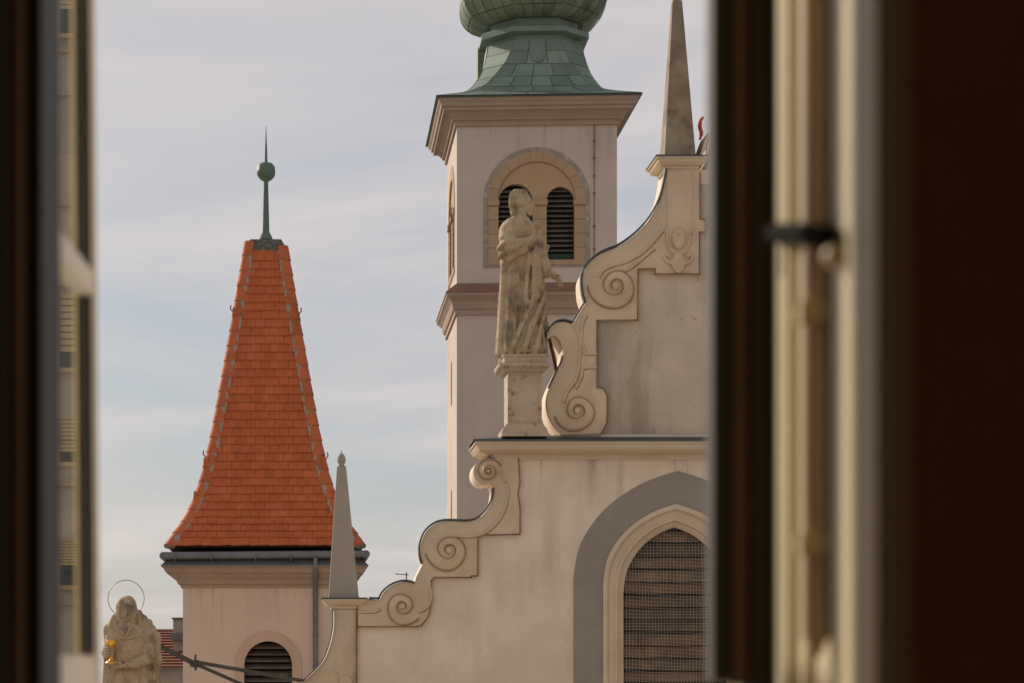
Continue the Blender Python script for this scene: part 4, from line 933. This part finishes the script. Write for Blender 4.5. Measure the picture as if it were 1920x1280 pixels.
# rows by arc length along the front slope
zz = np.linspace(rz[0], rz[-1], 800); aa = np.array([ru(z) for z in zz]); sl_len = np.concatenate([[0], np.cumsum(np.hypot(np.diff(zz), np.diff(aa)))])
ROW = 0.172; TWD = 0.186; nrow = int(sl_len[-1]/ROW)
def at_s(s): return float(np.interp(s, sl_len, zz)), float(np.interp(s, sl_len, aa))
tile_me = MB()
tw2 = TWD/2-0.0022; tl = ROW+0.07; th_ = 0.032
tile_me.hexa([Vector(p) for p in ((-tw2,0,0.040),(tw2,0,0.040),(tw2,0,th_+0.030),(-tw2,0,th_+0.030),(-tw2,tl,-0.004),(tw2,tl,-0.004),(tw2,tl,th_-0.004),(-tw2,tl,th_-0.004))])
TM = tile_me.mesh('tile', M['tile'])
rt = random.Random(4)
def frame(face_dir, side_dir, s):
    z0, a0 = at_s(s); z1, a1 = at_s(min(s+0.15, sl_len[-1])); 
    if s+0.15 > sl_len[-1]: z0, a0 = at_s(sl_len[-1]-0.15); z1, a1 = at_s(sl_len[-1])
    up = (face_dir*(a1-a0) + Vector((0,0,z1-z0))).normalized(); x = (side_dir - up*side_dir.dot(up)).normalized(); n_ = x.cross(up); return x, up, n_
tiles = 0; side_tiles = MB(); org = origin[tur]
for face, (fd, sd_) in enumerate(((-UY, UX), (UX, UY), (-UX, -UY))):
    for r_ in range(nrow):
        s = r_*ROW; z0, a0 = at_s(s); x, up, n_ = frame(fd, sd_, s)
        n = int(math.ceil(2*a0/TWD))+1; off = (0.5 if r_ % 2 else 0.0)
        for k in range(-n//2-1, n//2+2):
            cx = (k+off)*TWD
            if abs(cx) > a0-0.015: continue
            c = Uc(0,0,z0) + fd*a0 + sd_*cx + n_*(0.018+rt.uniform(0,0.006)) + up*rt.uniform(-0.006,0.006)
            rot = rt.uniform(-0.012,0.012); xx = (x+up*rot).normalized(); uu = n_.cross(xx)
            Mx = Matrix((xx, uu, n_)).transposed().to_4x4()
            if face == 0 and tiles < 300:
                o = bpy.data.objects.new('tile', TM); col.objects.link(o); o.parent = roof
                Mx.translation = c-org; o.matrix_local = Mx; tiles += 1; origin[o] = org
            else:
                Mx.translation = c; side_tiles.add([Mx @ v for v in tile_me.v], tile_me.f)
o = side_tiles.build('side_tiles', M['tile'], roof); tag(o, kind='stuff')
# raised vent tiles, as in the photograph
for px, py in ((477,605),(511,605),(447,822),(553,820),):
    pass
# hip tiles on mortar
hip_me = MB(); nr = 8; LH = 0.315
rr_ = []
for yv, r0 in ((0.0,0.140),(LH*0.5,0.132),(LH-0.014,0.124)):
    rr_.append([Vector((r0*math.cos(math.pi*k/nr), yv, r0*0.8*math.sin(math.pi*k/nr))) for k in range(nr+1)] + [Vector(((r0-0.02)*math.cos(math.pi*k/nr), yv, (r0-0.02)*0.8*math.sin(math.pi*k/nr))) for k in range(nr,-1,-1)])
hip_me.rings(rr_); HM = hip_me.mesh('hip_tile', M['hip'], smooth=True, angle=40)
for cx_, cy_ in ((-1,-1),(1,-1),(1,1),(-1,1)):
    cl = [Uc(cx_*a, cy_*a, z) for a, z in zip(aa, zz)]; L = np.concatenate([[0], np.cumsum([(cl[i+1]-cl[i]).length for i in range(len(cl)-1)])])
    def ph(s):
        i = min(max(int(np.searchsorted(L, s)), 1), len(cl)-1); t = (s-L[i-1])/(L[i]-L[i-1]+1e-9); return cl[i-1].lerp(cl[i], min(max(t,0),1))
    diag = (UX*cx_ + UY*cy_).normalized()
    mp_ = []
    s = 0.0; mort = MB(); ring_prev = []
    for q in np.arange(0, L[-1], 0.1):
        p = ph(q); u = (ph(q+0.1)-ph(q-0.1)).normalized(); x = u.cross(diag).normalized(); n_ = x.cross(u)
        if n_.dot(diag) < 0: n_ = -n_; x = -x
        wj = 0.138+0.014*math.sin(q*37)*math.sin(q*11)
        ring_prev.append([p+x*wj*math.cos(math.pi*k/8)+n_*(0.104*math.sin(math.pi*k/8)-0.026) for k in range(9)] + [p-n_*0.08])
    mort.rings(ring_prev).build('mortar_bed', M['mortar'], roof, True, angle=60)
    while s < L[-1]-0.1:
        p = ph(s); u = (ph(s+LH)-p).normalized(); x = u.cross(diag).normalized(); n_ = x.cross(u)
        if n_.dot(diag) < 0: n_ = -n_
        x = u.cross(n_)
        Mx = Matrix((x, u, n_)).transposed().to_4x4(); Mx.translation = p + n_*(-0.012) - org
        o = bpy.data.objects.new('hip_tile', HM); col.objects.link(o); o.parent = roof; o.matrix_local = Mx; origin[o] = org; s += LH
# lead cap, spike and ball
za, zt_ = rz[-1]-0.02, H+(HY-449)*(DU+UH-0.3)/F
MB().rings([[Uc(x*r, y*r, z) for x, y in ((-1,-1),(1,-1),(1,1),(-1,1))] for r, z in ((ru(za)+0.06,za-0.04),(ru(za)+0.05,za+0.02),(ru(za)-0.04,zt_))]).build('lead_cap', M['lead'], tur)
zs_ = lambda py: H+(HY-py)*(DU+UH)/F
pr = lambda w_: w_*(DU+UH)/F
MB().lathe(Uc(0,0,0), [(pr(13),zs_(450)),(pr(11),zs_(444)),(pr(6.5),zs_(436)),(pr(6.2),zs_(432)),(pr(4),zs_(343)),(pr(5),zs_(341)),(pr(11),zs_(337)),(pr(16.5),zs_(330)),(pr(17.3),zs_(324)),(pr(17.6),zs_(323)),(pr(17.2),zs_(322)),(pr(16.5),zs_(313)),(pr(12),zs_(307.5)),(pr(5),zs_(305.5)),(pr(2.8),zs_(304)),(pr(2.2),zs_(285)),(0.004,zs_(237))], 20).build('spike_finial', mat('spike_patina', (0.085,0.14,0.105), (0.11,0.16,0.12), 2, rough=0.6, stain=(0.11,0.09,0.045), sscale=3, samt=0.6), tur, True, angle=50)
# roof hooks
for px, py, s in ((441,585,-1),(558,590,1),(397,862,-1),(610,866,1)):
    z = H+(HY-py)*(DU+UH-0.6)/F; a = ru(z)
    P0 = Uc(s*(a+0.02), -a-0.02, z)
    MB().tube([P0, P0+Vector((s*0.09,0,0.02)), P0+Vector((s*0.13,0,0.07)), P0+Vector((s*0.12,0,0.14))], 0.013, 5).build('roof_hook', M['rust'], roof)

# ================================================================== BACKGROUND HOUSES
DB = 70.0
hs = thing('house', Vector((W(290,0,DB).x, DB, 0)), 'far house with dull red tiled roof and grey chimney behind the veiled statue', 'house')
def xb(px): return W(px,0,DB).x
def zb(py): return H+(HY-py)*DB/F
MB().box((xb(215), DB, 0), (xb(420), DB+9, zb(1250))).build('wall', M['chim'], hs)
rr = MB(); prev = None; k = 0
p0 = Vector((0, DB-0.3, zb(1250))); p1 = Vector((0, DB+4.5, H+(HY-1178)*(DB+4.5)/F)); nrw = 14
for k in range(nrw):
    A = p0.lerp(p1, k/nrw); B = p0.lerp(p1, (k+1)/nrw); up = Vector((0,-0.03,0.05))
    rr.hexa([Vector((xb(206),A.y,A.z)), Vector((xb(425),A.y,A.z)), Vector((xb(425),A.y,A.z))+up, Vector((xb(206),A.y,A.z))+up, Vector((xb(206),B.y,B.z-0.01)), Vector((xb(425),B.y,B.z-0.01)), Vector((xb(425),B.y,B.z)), Vector((xb(206),B.y,B.z))])
rr.box((xb(206),DB+4.4,zb(1250)),(xb(425),DB+9.2,p1.z-0.02)); rf = rr.build('roof', M['rooffar'], hs)
MB().box((xb(310),DB+1.6,zb(1225)),(xb(420),DB+2.6,H+(HY-1160)*(DB+1.6)/F)).build('chimney', M['chim'], hs)
MB().box((xb(308),DB+1.5,H+(HY-1160)*(DB+1.6)/F+0.002),(xb(422),DB+2.7,H+(HY-1157)*(DB+1.6)/F)).build('chimney_cap', M['lead'], hs)
MB().box((xb(307),DB+1.4,H+(HY-1199)*(DB+1.4)/F),(xb(422),DB+1.59,H+(HY-1186)*(DB+1.4)/F)).build('chimney_flashing', M['zinc'], hs)
# TV antenna on a hidden roof behind the gable
an = thing('tv_antenna', W(761, 1140, 48), 'thin grey television antenna rising behind the church scroll', 'antenna')
MB().tube([W(762,1200,48), W(762,1072,48)], 0.014, 5).build('mast', M['iron'], an); MB().tube([W(741,1075,48), W(766,1077,48.2)], 0.010, 5).build('boom', M['iron'], an)
for x in (744,750,756): MB().tube([W(x,1075.5,47.8), W(x+1,1076.5,48.3)], 0.007, 4).build('element', M['iron'], an)
MB().box(tuple(W(690,1300,47.9))[:2]+(0,), (W(830,0,48).x, 52, W(0,1190,48).z)).build('wall', M['chim'], thing('house', W(760,1264,48)-Vector((0,0,H)), 'plain grey house under the television antenna behind the church scrolls', 'house'))

# added house behind the left sash, standing in for a reflection in its pane
DN = 55.0
nb = thing('house', Vector((W(60,0,DN).x, DN, 0)), 'tan house front with sills and half lowered blinds added for the reflection in the left window pane', 'house')
def xn(px): return W(px,0,DN).x
def zn(py): return H+(HY-py)*DN/F
MB().prism([(-420,-80),(164,-80),(164,HY+H*F/DN),(-420,HY+H*F/DN)], (), DN, 8, Vector((-0.21,1,0))).build('wall', M['nplaster'], nb)
for cx_ in range(0, 3):
  sh = -215*cx_
  for y0, yb, y1 in ((-60,20,66),(550,662,690),(780,848,866),(1010,1060,1096)):
    xa, xb_ = (112 if cx_ == 0 else 60)+sh, 156+sh
    f_ = MB().box((xn(xa),DN-0.03,zn(y1)),(xn(xb_),DN-0.002,zn(y0))).build('window', M['bluegrey'], nb)
    nsl = 9
    for k in range(nsl if cx_ < 2 else 0):
        a, b_ = y0+(yb-y0)*k/nsl, y0+(yb-y0)*(k+0.8)/nsl
        MB().box((xn(xa+1),DN-0.06,zn(b_)),(xn(xb_-1),DN-0.031,zn(a))).build('blind_slat', M['blind'], f_)
    MB().box((xn(xa-4),DN-0.2,zn(y1+9)),(xn(xb_+4),DN-0.001,zn(y1+1))).build('sill', M['nsill'], nb)
for y_, h_ in ((95,5),(178,3),(385,2.5),(530,8),(905,6),(1130,3)): MB().box((xn(-420),DN-0.12,zn(y_+h_)),(xn(164.5),DN-0.002,zn(y_))).build('string_course', M['nsill'] if h_ > 4 else M['nplaster'], nb)
MB().prism([(-428,-98),(168,-98),(168,-80.2),(-428,-80.2)], (), DN-0.35, 8.7, Vector((-0.21,1,0))).build('cornice', M['nsill'], nb)
A_ = [W(-424,-98.2,DN-0.3), W(166,-98.2,DN-0.3)]; rs_ = Vector((-0.21,1,0))*4.2+Vector((0,0,2.6)); bk_ = Vector((-0.21,1,0))*8.4
MB().add([A_[0],A_[1],A_[1]+bk_,A_[0]+bk_,A_[0]+rs_,A_[1]+rs_], [(0,1,5,4),(2,3,4,5),(1,2,5),(3,0,4),(3,2,1,0)]).build('roof', M['rooffar'], nb)

# ================================================================== THE WINDOW OF THE ROOM
# left sash, swung outwards
d1, d2 = 2.28, 2.70
hA = Vector(((75-960)*d1/F, d1, 0)); hB = Vector(((182-960)*d2/F, d2, 0)); ld = (hB-hA).normalized(); ln = Vector((ld.y,-ld.x,0)); LW = (hB-hA).length
sash = thing('window_sash', hA+Vector((0,0,H-0.5)), 'off white window sash swung open on the left with glazing bar', 'window')
def lbox(u0, u1, n0, n1, z0, z1, name, m, par=sash, tilt=0.008):
    def q(u, n_, z): return hA + ld*u + ln*n_ + Vector((-tilt*(z-H)*1.0,0,z))
    return MB().hexa([q(u0,n1,z0),q(u1,n1,z0),q(u1,n1,z1),q(u0,n1,z1),q(u0,n0,z0),q(u1,n0,z0),q(u1,n0,z1),q(u0,n0,z1)]).build(name, m, par)
zlo, zhi = H-0.10, H+1.25
lbox(0, 0.062, -0.018, 0.0, zlo, zhi, 'stile', M['leafwhite'])
lbox(LW-0.024, LW, -0.018, 0.0, zlo, zhi, 'stile', M['leafwhite'])
lbox(LW+0.0005, LW+0.014, -0.026, 0.002, zlo, zhi, 'weather_strip', M['cream'])
lbox(LW-0.030, LW-0.0245, -0.0175, 0.001, zlo+0.125, zhi, 'stile_shade_strip', M['darkwood'])  # dark strip paints in the shade on the far stile's side face
lbox(0.0621, LW-0.0305, -0.018, 0.0, zlo, H+0.022, 'rail', M['leafwhite'])
lbox(0.0621, LW-0.0305, -0.018, 0.0, zhi-0.08, zhi, 'rail', M['leafwhite'])
lbox(0.0621, LW-0.0305, -0.017, 0.004, H+0.468, H+0.496, 'glazing_bar', M['leafwhite'])
pane1 = lbox(0.0621, LW-0.0305, -0.010, -0.008, H+0.0221, H+0.4679, 'pane', M['glass']); lbox(0.0621, LW-0.0305, -0.010, -0.008, H+0.4961, zhi-0.0801, 'pane', M['glass'])
# dark inner frame at the left
fr = thing('window_frame', Vector((-0.5, 2.1, WZ0)), 'dark brown wooden window frame along the left edge', 'window frame')
def fbox(px0, px1, dA, dB, name, m, par, z0=WZ0+0.01, z1=WZ1-0.01):
    return MB().box(((px0-960)*dA/F, dA, z0), ((px1-960)*dA/F, dB, z1)).build(name, m, par)
fbox(-95, 8, 2.06, 2.16, 'jamb', M['darkwood'], fr); fbox(8.2, 36, 2.075, 2.16, 'bead', M['brown'], fr); fbox(36.2, 78, 2.10, 2.19, 'stop', M['darkwood'], fr)
# dark leaf at the right, seen from its shaded side
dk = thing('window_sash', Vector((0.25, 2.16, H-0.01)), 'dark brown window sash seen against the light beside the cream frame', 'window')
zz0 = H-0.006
fbox(1337, 1374, 2.12, 2.20, 'stile', M['darkwood'], dk, zz0, WZ1-0.01); fbox(1374.3, 1412, 2.112, 2.20, 'bead', M['brown'], dk, zz0-0.004, WZ1-0.01); fbox(1412.3, 1463, 2.10, 2.20, 'stile', M['darkwood'], dk, zz0-0.008, WZ1-0.01)  # the bead's lighter brown has the light it catches put into its colour
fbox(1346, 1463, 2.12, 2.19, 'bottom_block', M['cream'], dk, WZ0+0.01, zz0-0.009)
# cream inner leaf folded against the right reveal, with rod and handle
cw = thing('window_sash', Vector((0.28, 2.0, H-0.5)), 'cream painted inner sash folded back on the right with rod and dark handle', 'window')
X1 = WX1
def rbox(da, db, x0, name, m, z0=WZ0+0.02, z1=WZ1-0.02, tilt=0.0):
    return MB().box((x0, da, z0), (X1-0.002, db, z1)).build(name, m, cw)
rbox(1.875, 2.095, X1-0.018, 'stile', M['cream']); rbox(1.93, 1.96, X1-0.026, 'bead', M['cream'])
rbox(1.675, 1.874, X1-0.010, 'rebate', M['cream']); rbox(1.738, 1.752, X1-0.0115, 'gap_strip', M['brown'])
rbox(1.475, 1.674, X1-0.024, 'stile', M['cream']); rbox(1.462, 1.4748, X1-0.018, 'edge_bead', M['cream'])
MB().tube([(X1-0.022,1.785,H+0.014),(X1-0.022,1.785,H+0.032),(X1-0.022,1.785,WZ1-0.05)], [0.004,0.0115,0.0115], 12).build('rod', M['creamrod'], cw, True, angle=40)
for zz_ in (H+0.10, H+0.29): MB().box((X1-0.036,1.772,zz_),(X1-0.0095,1.798,zz_+0.016)).build('rod_guide', M['cream'], cw)
zh = H+(HY-440)*1.9/F
MB().box((X1-0.026,1.955,zh-0.022),(X1-0.0175,1.985,zh+0.022)).build('handle_plate', M['blackiron'], cw)
def hz(d_, py): return H+(HY-py)*d_/F
MB().tube([(X1-0.018,1.97,hz(1.97,438)),(X1-0.034,1.955,hz(1.955,438)),(X1-0.036,1.90,hz(1.90,437)),(X1-0.036,1.72,hz(1.72,438)),(X1-0.034,1.62,hz(1.62,448))], [0.009,0.0095,0.009,0.009,0.010], 8).build('handle', M['blackiron'], cw, True)
MB().lathe((X1-0.030,1.62,hz(1.62,480)), [(0.003,-0.010),(0.008,-0.006),(0.010,0),(0.008,0.006),(0.003,0.010)], 12).build('knob', M['cream'], cw, True)
